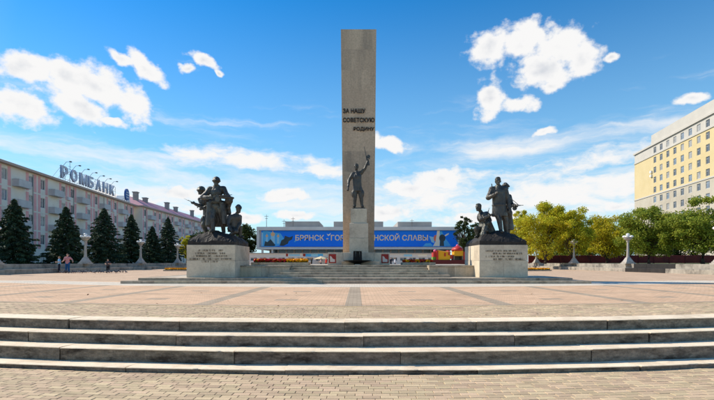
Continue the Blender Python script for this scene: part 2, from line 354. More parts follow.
def plaza_material():
    m = bpy.data.materials.new('plaza_paving'); m.use_nodes = True; nt = m.node_tree; N = nt.nodes; LK = nt.links
    b = N['Principled BSDF']; b.inputs['Roughness'].default_value = 0.93; b.inputs['Specular IOR Level'].default_value = 0.2
    ge = N.new('ShaderNodeNewGeometry'); sp = N.new('ShaderNodeSeparateXYZ'); LK.new(ge.outputs['Position'], sp.inputs[0])
    x, y = sp.outputs[0], sp.outputs[1]
    def M(op, a, c=None, d=None):
        n = N.new('ShaderNodeMath'); n.operation = op
        for i, v in enumerate((a, c, d)):
            if v is None: continue
            if isinstance(v, (int, float)): n.inputs[i].default_value = v
            else: LK.new(v, n.inputs[i])
        return n.outputs[0]
    xc = M('MINIMUM', M('ABSOLUTE', x), 17.0)
    yy = M('SUBTRACT', y, M('DIVIDE', M('MULTIPLY', xc, xc), 2 * 38.0))
    def band(v, a, c): return M('MULTIPLY', M('GREATER_THAN', v, a), M('LESS_THAN', v, c))
    def mix(f, a, c):
        n = N.new('ShaderNodeMix'); n.data_type = 'RGBA'
        for s, v in (('Factor', f), ('A', a), ('B', c)):
            if isinstance(v, (tuple, float)): n.inputs[s].default_value = v
            else: LK.new(v, n.inputs[s])
        return n.outputs['Result']
    cv = N.new('ShaderNodeCombineXYZ'); LK.new(x, cv.inputs[0]); LK.new(yy, cv.inputs[1])
    br = N.new('ShaderNodeTexBrick'); br.inputs['Scale'].default_value = 1.0; br.inputs['Brick Width'].default_value = 0.214; br.inputs['Row Height'].default_value = 0.102
    br.inputs['Mortar Size'].default_value = 0.006; br.inputs['Color1'].default_value = (1, 1, 1, 1); br.inputs['Color2'].default_value = (0.80, 0.80, 0.80, 1); br.inputs['Mortar'].default_value = (0.5, 0.47, 0.43, 1)
    LK.new(cv.outputs[0], br.inputs['Vector'])
    n1 = N.new('ShaderNodeTexNoise'); n1.inputs['Scale'].default_value = 0.55; n1.inputs['Detail'].default_value = 8; n1.inputs['Roughness'].default_value = 0.7; LK.new(ge.outputs['Position'], n1.inputs['Vector'])
    n2 = N.new('ShaderNodeTexNoise'); n2.inputs['Scale'].default_value = 9; n2.inputs['Detail'].default_value = 4; LK.new(ge.outputs['Position'], n2.inputs['Vector'])
    pink, beige, grey, pale = lin(226, 188, 152), lin(222, 190, 144), lin(172, 158, 136), lin(228, 214, 192)
    c = mix(M('GREATER_THAN', yy, 10.2), beige, pink)
    c = mix(M('GREATER_THAN', yy, 20.9), c, lin(216, 184, 152))
    # grey strips running away from the stairs, every 3.55 m, and small grey insets between them
    xm = M('ABSOLUTE', M('SUBTRACT', M('PINGPONG', M('ADD', x, 0.08), 1.775), 0.0))
    strip = M('MULTIPLY', M('LESS_THAN', M('ABSOLUTE', M('SUBTRACT', M('FRACT', M('ADD', M('DIVIDE', M('ADD', x, 0.08), 3.55), 0.5)), 0.5)), 0.056), band(yy, 10.2, 18.0))
    fx = M('ABSOLUTE', M('SUBTRACT', M('FRACT', M('DIVIDE', M('ADD', x, 0.08), 3.55)), 0.5))
    inset = M('MULTIPLY', M('LESS_THAN', fx, 0.085), band(yy, 11.6, 12.0))
    inset2 = M('MULTIPLY', M('LESS_THAN', fx, 0.085), band(yy, 15.0, 15.35))
    c = mix(M('MULTIPLY', M('MAXIMUM', strip, M('MAXIMUM', inset, inset2)), 0.8), c, grey)
    c = mix(M('MULTIPLY', band(yy, 10.15, 10.4), 0.7), c, grey)
    c = mix(M('MULTIPLY', band(yy, 13.5, 13.7), 0.5), c, grey)
    c = mix(band(yy, 17.9, 20.45), c, pale)
    mu = N.new('ShaderNodeMix'); mu.data_type = 'RGBA'; mu.blend_type = 'MULTIPLY'; mu.inputs['Factor'].default_value = 0.9; LK.new(c, mu.inputs['A']); LK.new(br.outputs['Color'], mu.inputs['B'])
    r1 = N.new('ShaderNodeMapRange'); r1.inputs['From Min'].default_value = 0.3; r1.inputs['From Max'].default_value = 0.7; r1.inputs['To Min'].default_value = 0.80; r1.inputs['To Max'].default_value = 1.12; LK.new(n1.outputs['Fac'], r1.inputs['Value'])
    r2 = N.new('ShaderNodeMapRange'); r2.inputs['To Min'].default_value = 0.88; r2.inputs['To Max'].default_value = 1.12; LK.new(n2.outputs['Fac'], r2.inputs['Value'])
    hv = N.new('ShaderNodeHueSaturation'); LK.new(M('MULTIPLY', r1.outputs[0], r2.outputs[0]), hv.inputs['Value']); LK.new(mu.outputs['Result'], hv.inputs['Color'])
    LK.new(hv.outputs[0], b.inputs['Base Color'])
    bp = N.new('ShaderNodeBump'); bp.inputs['Strength'].default_value = 0.4; bp.inputs['Distance'].default_value = 0.01; LK.new(br.outputs['Color'], bp.inputs['Height']); LK.new(bp.outputs[0], b.inputs['Normal'])
    return m
m_plaza = plaza_material()

tag(MB().quad((-2500, 8.3, -0.12), (2500, 8.3, -0.12), (2500, 5000, -0.12), (-2500, 5000, -0.12)).build('ground', mat('far_ground', lin(120, 124, 84), lin(104, 96, 80), 0.05, 0.95)), kind='structure')
XS = [-90, -40, -17] + [i * 1.0 for i in range(-16, 17)] + [17, 40, 90]
def strip_mesh(d0, d1, z, d1_abs=False):
    b = MB()
    for a, c in zip(XS[:-1], XS[1:]):
        b.quad((a, d0 + arc(a), z), (c, d0 + arc(c), z), (c, d1 if d1_abs else d1 + arc(c), z), (a, d1 if d1_abs else d1 + arc(a), z))
    return b
plaza = tag(strip_mesh(10.02, 95.0, 0.0, True).build('plaza', m_plaza), kind='structure')
bed_o = strip_mesh(7.7, 10.02, -0.010).build('paver_bed', m_joint, plaza)
asph = tag(MB().quad((-90, 95, -0.004), (90, 95, -0.004), (90, 240, -0.004), (-90, 240, -0.004)).build('road', mat('asphalt', lin(92, 92, 94), lin(74, 74, 76), 0.6, 0.9, 0.2, 40)), kind='structure')
lower = tag(strip_mesh(-60, 6.52, Z0 - 0.010).build('lower_pavement', m_joint), kind='structure')

def brick_mesh(w, d, h):
    return MB().slab(-w / 2, w / 2, -d / 2, d / 2, -h, 0, 0.004).mesh('paver')
BW, BD = 0.214, 0.102
bm_ = brick_mesh(BW - 0.006, BD - 0.006, 0.045)
def brick_rows(d_hi, d_lo, xr, z):
    rows = []; k = 0; d = d_hi - BD / 2
    while d > d_lo:
        off = (k % 2) * BW / 2 + random.uniform(-0.045, 0.045); n = int(xr / BW) + 1
        for i in range(-n, n + 1):
            x = i * BW + off; rows.append((x, d + arc(x), z + random.uniform(-0.0035, 0.0015), arc_rot(x) + random.uniform(-0.012, 0.012)))
        d -= BD; k += 1
    return rows
rows = brick_rows(6.448, 3.6, 9.0, Z0)
def visible(r): return r[1] > 5.25 and abs(r[0]) < 0.80 * r[1]
vis = sorted([r for r in rows if visible(r)], key=lambda r: abs(r[0]) * 0.25 + r[1])
near = set(id(r) for r in vis[:300])
def joined_bricks(rs, name, m, parent, w=BW - 0.006, dd=BD - 0.006, h=0.045):
    b = MB()
    for (x, y, z, a) in rs:
        b.slab(-w / 2, w / 2, -dd / 2, dd / 2, -h, 0, 0.004, Matrix.Translation((x, y, z)) @ Matrix.Rotation(a, 4, 'Z'))
    o = b.build(name, m, parent); o['kind'] = 'stuff'; return o
for r in vis[:300]:
    link('paver', bm_, m_paver, lower, r[:3], (random.uniform(-.006, .006), random.uniform(-.006, .006), r[3]))
joined_bricks([r for r in rows if id(r) not in near], 'paver_field', m_paver, lower)
rows2 = brick_rows(10.01, 7.97, 13.0, 0.0)
joined_bricks(rows2, 'paver_field', m_paver, plaza)

stairs = tag(MB().build('stairs', m_core), kind='structure')
cb = MB()
XS2 = [i * 1.0 for i in range(-16, 17)]
for (d0, d1, zt) in ((D1, D2, Z1), (D2, D3, Z2), (D3, D4, Z3), (D4, D4 + 0.5, 0.0)):
    for a, c in zip(XS2[:-1], XS2[1:]):
        n = len(cb.v); e0, e1 = 0.05, 0.05
        ya, yc = arc(a), arc(c)
        pts = [(a, d0 + e0 + ya), (c, d0 + e0 + yc), (c, d1 + 0.03 + yc), (a, d1 + 0.03 + ya)]
        cb.v += [(x, y, Z0 - 0.2) for x, y in pts] + [(x, y, zt - 0.02) for x, y in pts]
        cb.f += [tuple(n + i for i in q) for q in ((4, 5, 6, 7), (0, 1, 5, 4))]
stairs.data = cb.mesh('stairs'); stairs.data.materials.append(m_core)
def worn_slab(x0, x1, y0, y1, t):
    """tread slab whose front edge is worn and chipped"""
    b = MB(); n = max(6, int((x1 - x0) / .07)); dy = 0.0; chip = 0
    for i in range(n + 1):
        x = x0 + (x1 - x0) * i / n
        if chip == 0 and random.random() < .035: chip = random.randint(1, 3); depth_c = random.uniform(.012, .03)
        j = random.uniform(-.002, .003) + (depth_c if chip else 0); zc = random.uniform(0, .002) + (.006 if chip else 0); chip = max(0, chip - 1)
        b.v += [(x, y0 + j, -t), (x, y0 + j, -.003 - zc), (x, y0 + j + .006, -zc * .5), (x, y1, 0), (x, y1, -t)]
    for i in range(n):
        a, c = i * 5, i * 5 + 5
        for k in range(4): b.f.append((a + k, c + k, c + k + 1, a + k + 1))
        b.f.append((a + 4, c + 4, c, a))
    b.f.append((0, 1, 2, 3, 4)); b.f.append(tuple(n * 5 + k for k in (4, 3, 2, 1, 0))); return b
def stair_slabs(d0, depth, zt, zb):
    x = -15.6 + random.uniform(0, 0.9)
    while x < 15.5:
        L = random.uniform(1.9, 3.2); xc = x + L / 2
        M = Matrix.Translation((xc, d0 + arc(xc) + random.uniform(-.006, .006), 0)) @ Matrix.Rotation(arc_rot(xc), 4, 'Z') @ Matrix.Rotation(random.uniform(-.002, .002), 4, 'Y')
        g = 0.002; dz = random.uniform(-.003, .003)
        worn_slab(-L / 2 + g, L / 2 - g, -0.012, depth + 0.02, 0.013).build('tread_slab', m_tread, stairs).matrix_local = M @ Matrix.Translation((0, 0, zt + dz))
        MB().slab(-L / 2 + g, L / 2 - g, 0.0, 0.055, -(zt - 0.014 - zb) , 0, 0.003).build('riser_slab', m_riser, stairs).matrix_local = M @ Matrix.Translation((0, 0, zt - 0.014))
        x += L
stair_slabs(D1, D2 - D1, Z1, Z0 - 0.02)
stair_slabs(D2, D3 - D2, Z2, Z1 - 0.02)
stair_slabs(D3, D4 - D3, Z3, Z2 - 0.02)
stair_slabs(D4, 0.44, 0.0, Z3 - 0.02)

# ------------------------------------------------------------------ monument terrace (podium, stair, flank walls)
def stepped_block(name, tiers, m_side, m_top, kind=None, slab_len=1.6, back=True, label=None, cat=None):
    """tiers: (x0,x1,y0,y1,z0,z1); each tier a core with facing slabs on front and sides"""
    core = MB()
    for (x0, x1, y0, y1, z0, z1) in tiers: core.box(x0 + 0.06, x1 - 0.06, y0 + 0.06, y1 - 0.01, z0, z1 - 0.02)
    root = core.build(name, m_core)
    tag(root, label, cat, None, kind)
    for ti, (x0, x1, y0, y1, z0, z1) in enumerate(tiers):
        n = max(1, round((x1 - x0) / slab_len)); w = (x1 - x0) / n
        for i in range(n):
            j = random.uniform(-.004, .004)
            MB().slab(x0 + i * w + .004, x0 + (i + 1) * w - .004, y0 + j, y0 + 0.5, z0 + 0.001, z1 + j * 0.5, 0.01).build('step_slab', m_side, root)
        for xa, xb in ((x0, x0 + 0.5), (x1 - 0.5, x1)):
            n = max(1, round((y1 - y0 - 0.5) / slab_len)); w = (y1 - y0 - 0.5) / n
            for i in range(n):
                MB().slab(xa, xb, y0 + 0.508 + i * w, y0 + 0.5 + (i + 1) * w - .004, z0 + 0.001, z1 + random.uniform(-.003, .001), 0.01).build('step_slab', m_side, root)
    x0, x1, y0, y1, z0, z1 = tiers[-1]
    MB().quad((x0 + 0.5, y0 + 0.5, z1 - 0.006), (x1 - 0.5, y0 + 0.5, z1 - 0.006), (x1 - 0.5, y1, z1 - 0.006), (x0 + 0.5, y1, z1 - 0.006)).build('paving', m_top, root)
    return root
podium = stepped_block('podium', [(-10.9, 10.8, 20.72, 36, 0, 0.128), (-10.25, 10.1, 21.07, 36, 0.128, 0.25)], m_step, m_steptop, 'structure')
sp_ = []
for i, (xa, xb) in enumerate([(-4.35, 4.55), (-3.85, 4.05), (-3.42, 3.62), (-3.4, 3.6)]):
    sp_.append((xa, xb, 22.0 + 0.35 * i, 24.2 if i < 3 else 24.2, 0.25 + 0.12 * i, 0.37 + 0.12 * i))
mon_stairs = stepped_block('monument_stairs', sp_, m_step, m_steptop, 'structure')
platform = stepped_block('upper_platform', [(-7.4, 7.6, 23.42, 34, 0.25, 0.84)], m_step, m_steptop, 'structure')

def flank_wall(x0, x1, label):
    r = empty('flank_wall', ((x0 + x1) / 2, 22.72, 0.25), 0, label, 'wall')
    w = x1 - x0
    MB().box(-w / 2 + .05, w / 2 - .05, 0.05, 0.66, 0, 0.53).build('core', m_core, r)
    n = 2
    for i in range(n):
        MB().slab(-w / 2 + i * w / n + .004, -w / 2 + (i + 1) * w / n - .004, random.uniform(-.003, .003), 0.12, 0.0, 0.5, 0.01).build('facing_slab', m_stone_d, r)
        MB().slab(-w / 2 + i * w / n - .0, -w / 2 + (i + 1) * w / n - .006, -0.03, 0.68, 0.502, 0.575, 0.012).build('coping_slab', m_step, r)
    for s in (-1, 1):
        xx = s * w / 2; MB().slab(min(xx, xx - s * .05), max(xx, xx - s * .05), 0.125, 0.66, 0.0, 0.5, 0.006).build('end_slab', m_stone_d, r)
flank_wall(-6.2, -3.42, 'low stone wall between the helmeted soldiers\' pedestal and the monument stairs')
flank_wall(3.64, 6.2, 'low stone wall between the bareheaded man\'s pedestal and the monument stairs')

# ------------------------------------------------------------------ obelisk, its plinth and central pedestal
m_ob = mat('obelisk_stone', lin(206, 178, 147), lin(182, 156, 129), 1.3, 0.82, 0.25, 45, speck=.2, sscale=11, stain=lin(156, 137, 117), streak=True, island=0.012, detail=9)
ob_x = 0.095
plinth = empty('monument_plinth', (ob_x, 25.2, 0.84), 0, 'wide low stone plinth beneath the tall obelisk, red panels at both ends', 'plinth')
MB().box(-1.70, 1.70, 0.04, 3.4, 0, 0.67).build('core', m_core, plinth)
for i in range(4):
    MB().slab(-1.74 + i * .87 + .004, -1.74 + (i + 1) * .87 - .004, 0, 0.9, 0.0, 0.69 + random.uniform(-.002, .002), 0.012).build('stone_slab', m_stone, plinth)
    MB().slab(-1.74 + i * .87 + .004, -1.74 + (i + 1) * .87 - .004, 0.905, 3.45, 0.0, 0.69, 0.012).build('stone_slab', m_stone, plinth)
MB().slab(-0.95, 1.15, -0.55, -0.004, 0, 0.2, 0.01).build('front_step', m_step, plinth)
m_red = mat('red_enamel', lin(170, 46, 34), lin(140, 34, 28), 6, 0.5)
m_white = mat('white_paint', lin(226, 224, 218), None, rough=0.6)
for s in (-1, 1):
    pn = MB().box(-0.2, 0.2, -0.03, 0, 0.10, 0.60).build('panel', m_red, plinth, (s * 1.47, -0.002, 0))
    MB().poly([(-0.13, -0.036, 0.16), (0.14, -0.036, 0.16), (0.14, -0.036, 0.3), (0.02, -0.036, 0.34), (-0.05, -0.036, 0.46), (-0.14, -0.036, 0.5)]).build('emblem', mat('panel_white', lin(214, 196, 180), None, rough=0.7), pn)

ob = empty('obelisk', (ob_x, 26.62, 0.84), 0, 'tall brownish stone obelisk carrying dark raised lettering', 'obelisk')
zb, zt_ = 0.69, ZP(29, 26.6) - 0.84
NC = 11
def ob_half(z): return 0.925 + (1.05 - 0.925) * max(0, (z - 2) / (zt_ - 2))
for i in range(NC):
    za, zc = zb + (zt_ - zb) * i / NC, zb + (zt_ - zb) * (i + 1) / NC
    g = 0.0012; b = MB(); za2 = za + (g if i else 0); zc2 = zc - (g if i < NC - 1 else 0)
    n = len(b.v); ha, hc = ob_half(za), ob_half(zc)
    b.v += [(-ha, 0, za2), (ha, 0, za2), (ha, 1.3, za2), (-ha, 1.3, za2), (-hc, 0, zc2), (hc, 0, zc2), (hc, 1.3, zc2), (-hc, 1.3, zc2)]
    b.f += [(0, 3, 2, 1), (4, 5, 6, 7), (0, 1, 5, 4), (1, 2, 6, 5), (2, 3, 7, 6), (3, 0, 4, 7)]
    b.build('stone_block', m_ob, ob)
m_let = mat('dark_letters', lin(42, 34, 30), None, rough=0.6)
k = 26.6 / FPX
for body, pxa, pxb, pya, pyb in (('ЗА НАШУ', 343.0, 365.4, 108.6, 113.2), ('СОВЕТСКУЮ', 343.0, 374.4, 117.8, 122.3), ('РОДИНУ', 353.6, 374.2, 127.0, 131.4)):
    me = text_mesh(body, (pxb - pxa) * k, (pyb - pya) * k, 0.05, 0.014)
    link('lettering', me, m_let, ob, (XP(pxa, 26.6) - ob_x, -0.006, ZP(pyb, 26.6) - 0.84))

cp = empty('statue_pedestal', (0.10, 25.75, 1.53), 0, 'slender two-tier pale pedestal in front of the obelisk', 'pedestal')
MB().slab(-0.535, 0.535, -0.5, 0.5, 0.003, 0.82, 0.015).build('lower_block', m_stone, cp)
MB().slab(-0.53, 0.53, -0.495, 0.495, 0.826, 1.66, 0.02).build('middle_block', m_stone, cp)
MB().slab(-0.455, 0.455, -0.42, 0.42, 1.664, 2.47, 0.02).build('upper_block', m_stone, cp)

m_black = mat('blackened_bronze', lin(36, 34, 32), lin(26, 25, 24), 5, 0.5, 0.2, 40, metal=0.5)
fl = empty('flame_bowl', (0.03, 24.55, 0.84), 0, 'black bronze dish with a tapered hollow block in front of the pedestal', 'brazier')
MB().lathe([(0.18, 0), (0.2, 0.08), (0.5, 0.17), (0.78, 0.235), (0.79, 0.255), (0.55, 0.225), (0.3, 0.2)], 28).build('dish', m_black, fl, smooth=False)
b = MB()
for xa, xb, ya, yb in ((-0.24, -0.10, -.22, .22), (0.10, 0.24, -.22, .22), (-0.11, 0.11, -0.10, 0.22)): b.box(xa, xb, ya, yb, 0.18, 0.72, taper=0.86)
b.box(-0.215, 0.215, -0.2, 0.2, 0.721, 0.755); b.build('flame_block', m_black, fl)
MB().box(-0.15, 0.15, -0.63, -0.4, 0.001, 0.04).build('base_plate', m_steptop, fl)

# ------------------------------------------------------------------ group pedestals
def strokes_text(words, H, t):
    """weathered lettering too worn to read: small raised strokes grouped in words; words: (x0, x1)"""
    b = MB()
    for (x0, x1) in words:
        x = x0
        while x < x1 - H * 0.3:
            w = H * random.uniform(0.45, 0.62); kind = random.randrange(5); s = H * 0.14
            if kind in (0, 1, 2): b.box(x, x + s, -t, 0, 0, H)
            if kind in (0, 2, 3): b.box(x + w - s, x + w, -t, 0, 0, H)
            if kind in (0, 4): b.box(x + s + .0005, x + w - s - .0005, -t, 0, H * .42, H * .58)
            if kind in (2, 3, 4): b.box(x + s + .0005, x + w - s - .0005, -t, 0, H * .84, H)
            if kind in (1, 4): b.box(x + s + .0005, x + w - s - .0005, -t, 0, 0.0, H * .16)
            x += w + H * 0.16
    return b
m_worn = mat('worn_bronze_letters', lin(104, 92, 76), lin(130, 116, 98), 12, 0.7)
def group_pedestal(xc, label, lines):
    r = empty('group_pedestal', (xc, 21.72, 0.25), 0, label, 'pedestal')
    W, D, H = 2.34, 2.95, 1.575
    MB().box(-W / 2 + .06, W / 2 - .06, .06, D - .06, 0, H - .02).build('core', m_core, r)
    hm = 0.82
    def panel(x0, x1, y0, y1, z0, z1): MB().slab(x0, x1, y0, y1, z0, z1, 0.004).build('stone_panel', m_stone, r)
    for (za, zc, n) in ((0.002, hm - .004, 2), (hm + .004, H, 2)):
        for i in range(n):
            xa, xb = -W / 2 + W * i / n, -W / 2 + W * (i + 1) / n
            j = random.uniform(0, .004); sh = 0.012 if za > .5 else 0.0
            panel(xa + .003, xb - .003, j + sh, 0.09, za, zc); panel(xa + .003, xb - .003, D - .09, D - j, za, zc)
        for s in (-1, 1):
            for i in range(3):
                ya, yb = .094 + (D - .188) * i / 3, .094 + (D - .188) * (i + 1) / 3
                xo = s * (W / 2 - random.uniform(.002, .006)); panel(min(xo, xo - s * .08), max(xo, xo - s * .08), ya + .003, yb - .003, za, zc)
    MB().box(-W / 2 + .09, W / 2 - .09, .09, D - .09, H - .02, H - .004).build('top_slab', m_stone, r)
    for (py, words) in lines:
        b = strokes_text(words, 0.085, 0.012); b.build('inscription', m_worn, r, (0, 0.004, py))['kind'] = 'stuff'
kk = 21.72 / FPX
def words(px0, crop_words, xc): return [(XP(px0 + a / 13.73, 21.72) - xc, XP(px0 + c / 13.73, 21.72) - xc) for a, c in crop_words]
def zl(py): return ZP(246 + py / 13.73, 21.72) - 0.25 - 0.03
lx, rx = -7.06, 7.08
group_pedestal(lx, 'square stone pedestal carrying the bronze group of helmeted soldiers', [(zl(65), words(186, [(165, 190), (210, 335), (355, 405), (440, 510)], lx)), (zl(105), words(186, [(130, 255), (285, 435), (455, 545)], lx)),
    (zl(142), words(186, [(100, 112), (130, 340), (380, 570)], lx)), (zl(182), words(186, [(50, 200), (230, 260), (290, 450), (480, 630)], lx)), (zl(218), words(186, [(220, 310), (340, 440)], lx))])
group_pedestal(rx, 'square stone pedestal carrying the bronze group with the bareheaded man', [(zl(72), words(478, [(110, 205), (225, 330), (345, 460), (480, 535)], rx)), (zl(108), words(478, [(205, 270), (285, 380), (400, 480), (495, 600)], rx)),
    (zl(148), words(478, [(110, 130), (150, 240), (260, 385), (400, 500)], rx)), (zl(185), words(478, [(210, 265), (280, 345), (365, 490), (510, 640)], rx))])
# ------------------------------------------------------------------ figures
V = Vector
def hand(b, w, d, side, s, curl=0.6):
    """palm, four curled fingers of unequal length and a thumb; d = direction from wrist, side = thumb side"""
    w, d, side = V(w), V(d).normalized(), V(side).normalized(); side = (side - d * side.dot(d)).normalized(); nrm = d.cross(side)
    b.cap(w, .030 * s, w + d * .075 * s, .036 * s, 8)
    for i, (off, L) in enumerate(((.032, .075), (.011, .085), (-.011, .078), (-.032, .06))):
        p0 = w + d * .085 * s + side * off * s; p1 = p0 + (d * (1 - curl * .4) + nrm * curl * .5).normalized() * L * .55 * s
        p2 = p1 + (d * (1 - curl) + nrm * curl).normalized() * L * .5 * s
        b.cap(p0, .0125 * s, p1, .0115 * s, 6); b.cap(p1, .0115 * s, p2, .0095 * s, 6)
    t0 = w + d * .03 * s + side * .03 * s; t1 = t0 + (side * .7 + d * .7).normalized() * .045 * s; t2 = t1 + (d + nrm * curl * .6).normalized() * .035 * s
    b.cap(t0, .016 * s, t1, .013 * s, 6); b.cap(t1, .013 * s, t2, .011 * s, 6)

def head(b, c, f, s, up=(0, 0, 1), hat=None):
    if hat in ('helmet', 'cap', 'hair'): s = s * 1.10
    c, f, up = V(c), V(f).normalized(), V(up).normalized(); r = f.cross(up).normalized(); up = r.cross(f)
    Mx = Matrix((r, -f, up)).transposed().to_euler()
    b.ell(c + up * .02 * s, (.078 * s, .098 * s, .105 * s), Mx)
    b.ell(c - up * .055 * s + f * .025 * s, (.058 * s, .068 * s, .065 * s), Mx)
    b.cap(c + f * .088 * s + up * .012 * s, .012 * s, c + f * .112 * s - up * .025 * s, .019 * s, 6)
    b.cap(c + f * .084 * s - r * .045 * s + up * .03 * s, .016 * s, c + f * .084 * s + r * .045 * s + up * .03 * s, .016 * s, 6)
    b.cap(c + f * .086 * s - r * .022 * s - up * .058 * s, .010 * s, c + f * .086 * s + r * .022 * s - up * .058 * s, .010 * s, 6)
    b.ell(c + f * .078 * s - up * .095 * s, (.03 * s, .025 * s, .022 * s), Mx, 8, 6)
    for k in (-1, 1): b.ell(c + r * k * .082 * s - up * .005 * s, (.014 * s, .026 * s, .036 * s), Mx, 8, 6)
    if hat == 'helmet':
        b.ell(c + up * .055 * s - f * .008 * s, (.116 * s, .134 * s, .112 * s), Mx, 14, 9)
        M = Matrix.Translation(c + up * .03 * s) @ Mx.to_matrix().to_4x4()
        b.lathe([(.105 * s, -.022 * s), (.128 * s, -.02 * s), (.126 * s, 0), (.112 * s, .035 * s)], 16, M, 1.0, 1.14)
        for k in (-1, 1): b.cap(c + r * k * .085 * s + up * .02 * s, .012 * s, c + r * k * .04 * s - up * .11 * s + f * .05 * s, .012 * s, 6)
    elif hat == 'cap':
        b.ell(c + up * .095 * s, (.112 * s, .125 * s, .055 * s), Mx)
        b.cap(c + up * .06 * s, .095 * s, c + up * .1 * s, .095 * s, 12)
        b.cap(c + f * .09 * s + up * .06 * s, .05 * s, c + f * .14 * s + up * .045 * s, .035 * s, 8)
    elif hat == 'hair':
        b.ell(c + up * .055 * s - f * .02 * s, (.09 * s, .105 * s, .092 * s), Mx)
        b.ell(c + up * .10 * s + f * .04 * s, (.065 * s, .05 * s, .035 * s), Mx)
        b.ell(c - f * .06 * s - up * .01 * s, (.075 * s, .05 * s, .075 * s), Mx)

def human(b, J, s, f=(0, -1, 0), hat=None, cf=1.12, limbs=True, headdir=None, boots=False, breech=False, do_head=True, do_hands=True, torso=True):
    f = V(f).normalized(); g = {k: V(v) for k, v in J.items()}
    pe, nk = g['pelvis'], g['neck']; ax = (nk - pe); up = ax.normalized()
    sh = (g['shL'] - g['shR']); r = sh.normalized()
    fw = r.cross(up); fw = fw if fw.dot(f) > 0 else -fw
    Mx = Matrix((r, -fw, up)).transposed()
    if Mx.determinant() < 0: Mx = Matrix((-r, -fw, up)).transposed()
    Mx = Mx.to_euler()
    if torso:
        b.ell(pe, (.165 * s * cf, .125 * s * cf, .15 * s), Mx)
        b.ell(pe + ax * .33, (.145 * s * cf, .115 * s * cf, .19 * s), Mx)
        b.ell(pe + ax * .68 + fw * .01 * s, (.18 * s * cf, .13 * s * cf, .20 * s), Mx)
        b.cap(g['shR'], .078 * s * cf, g['shL'], .078 * s * cf, 10)
        b.cap(nk - up * .03 * s, .085 * s, nk + up * .02 * s, .065 * s)
    if do_head:
        b.cap(nk, .062 * s, g['head'] - up * .03 * s, .056 * s)
        head(b, g['head'], headdir or f, s, (V((0, 0, 1)) * .7 + up * .3), hat)
    if limbs:
        for k in 'RL':
            b.cap(g['sh' + k], .076 * s * cf, g['el' + k], .056 * s * cf); b.cap(g['el' + k], .058 * s * cf, g['wr' + k], .043 * s * cf)
            b.cap(g['hip' + k], .108 * s * cf, g['kn' + k], .074 * s * cf * (1.0 if not breech else 1.05)); b.cap(g['kn' + k], .076 * s * cf, g['an' + k], .05 * s * (cf if not boots else 1.25))
            if breech: b.ell(g['hip' + k].lerp(g['kn' + k], .55) + r * (.05 * s if k == 'L' else -.05 * s), (.115 * s, .105 * s, .19 * s))
            if boots:
                b.cap(g['kn' + k].lerp(g['an' + k], .22), .083 * s, g['kn' + k].lerp(g['an' + k], .3), .08 * s)
            b.cap(g['an' + k] + V((0, 0, -.02 * s)), .052 * s, g['to' + k], .042 * s)
            b.ell(g['an' + k].lerp(g['to' + k], -.25) - V((0, 0, .03 * s)), (.045 * s, .05 * s, .04 * s))
            if do_hands:
                hd = (g['wr' + k] - g['el' + k]).normalized(); side = V((0, 0, 1)) if abs(hd.z) < .7 else f
                hand(b, g['wr' + k], hd, side, s * 1.05)

m_bronze = mat('dark_bronze', lin(86, 81, 73), lin(58, 55, 50), 3.0, 0.46, 0.25, 30, folds=.75, metal=0.3, spec=0.5, stain=lin(96, 97, 86))
m_rock = mat('dark_cast_rock', lin(62, 56, 50), lin(42, 38, 34), 4.0, 0.7, 0.5, 18, metal=0.1)

def mound(parent, W, D, peak, seed, y0):
    """cast rock base: a rough low heightfield block"""
    nx, ny = 30, 36; r = np.random.default_rng(seed); b = MB()
    ph = r.uniform(0, 6.28, 12); fr = r.uniform(1.5, 6, (12, 2)) * r.choice([-1, 1], (12, 2))
    def h(u, v):
        e = min(u, 1 - u, v, 1 - v); x, y = u * W, v * D
        n = sum(math.sin(fr[i][0] * x + fr[i][1] * y + ph[i]) for i in range(12)) / 12
        pk = peak[2] * math.exp(-((u - peak[0]) ** 2 / .05 + (v - peak[1]) ** 2 / .035))
        hh = .17 + .34 * min(1, e / .16) ** .7 + .16 * n + pk
        return max(.12, round(hh / .07) * .07 * .6 + hh * .4)
    idx = {}
    for i in range(nx + 1):
        for j in range(ny + 1):
            u, v = i / nx, j / ny; idx[i, j] = len(b.v)
            b.v.append(((u - .5) * W + r.uniform(-.015, .015), y0 + v * D + r.uniform(-.015, .015), h(u, v)))
    for i in range(nx):
        for j in range(ny): b.f.append((idx[i, j], idx[i + 1, j], idx[i + 1, j + 1], idx[i, j + 1]))
    ring = [(i, 0) for i in range(nx)] + [(nx, j) for j in range(ny)] + [(i, ny) for i in range(nx, 0, -1)] + [(0, j) for j in range(ny, 0, -1)]
    base = []
    for q in ring: x, y, z = b.v[idx[q]]; base.append(len(b.v)); b.v.append((x, y, 0))
    n = len(ring)
    for a in range(n): b.f.append((base[a], base[(a + 1) % n], idx[ring[(a + 1) % n]], idx[ring[a]]))
    b.f.append(tuple(reversed(base))); return b.build('rock_base', m_rock, parent)

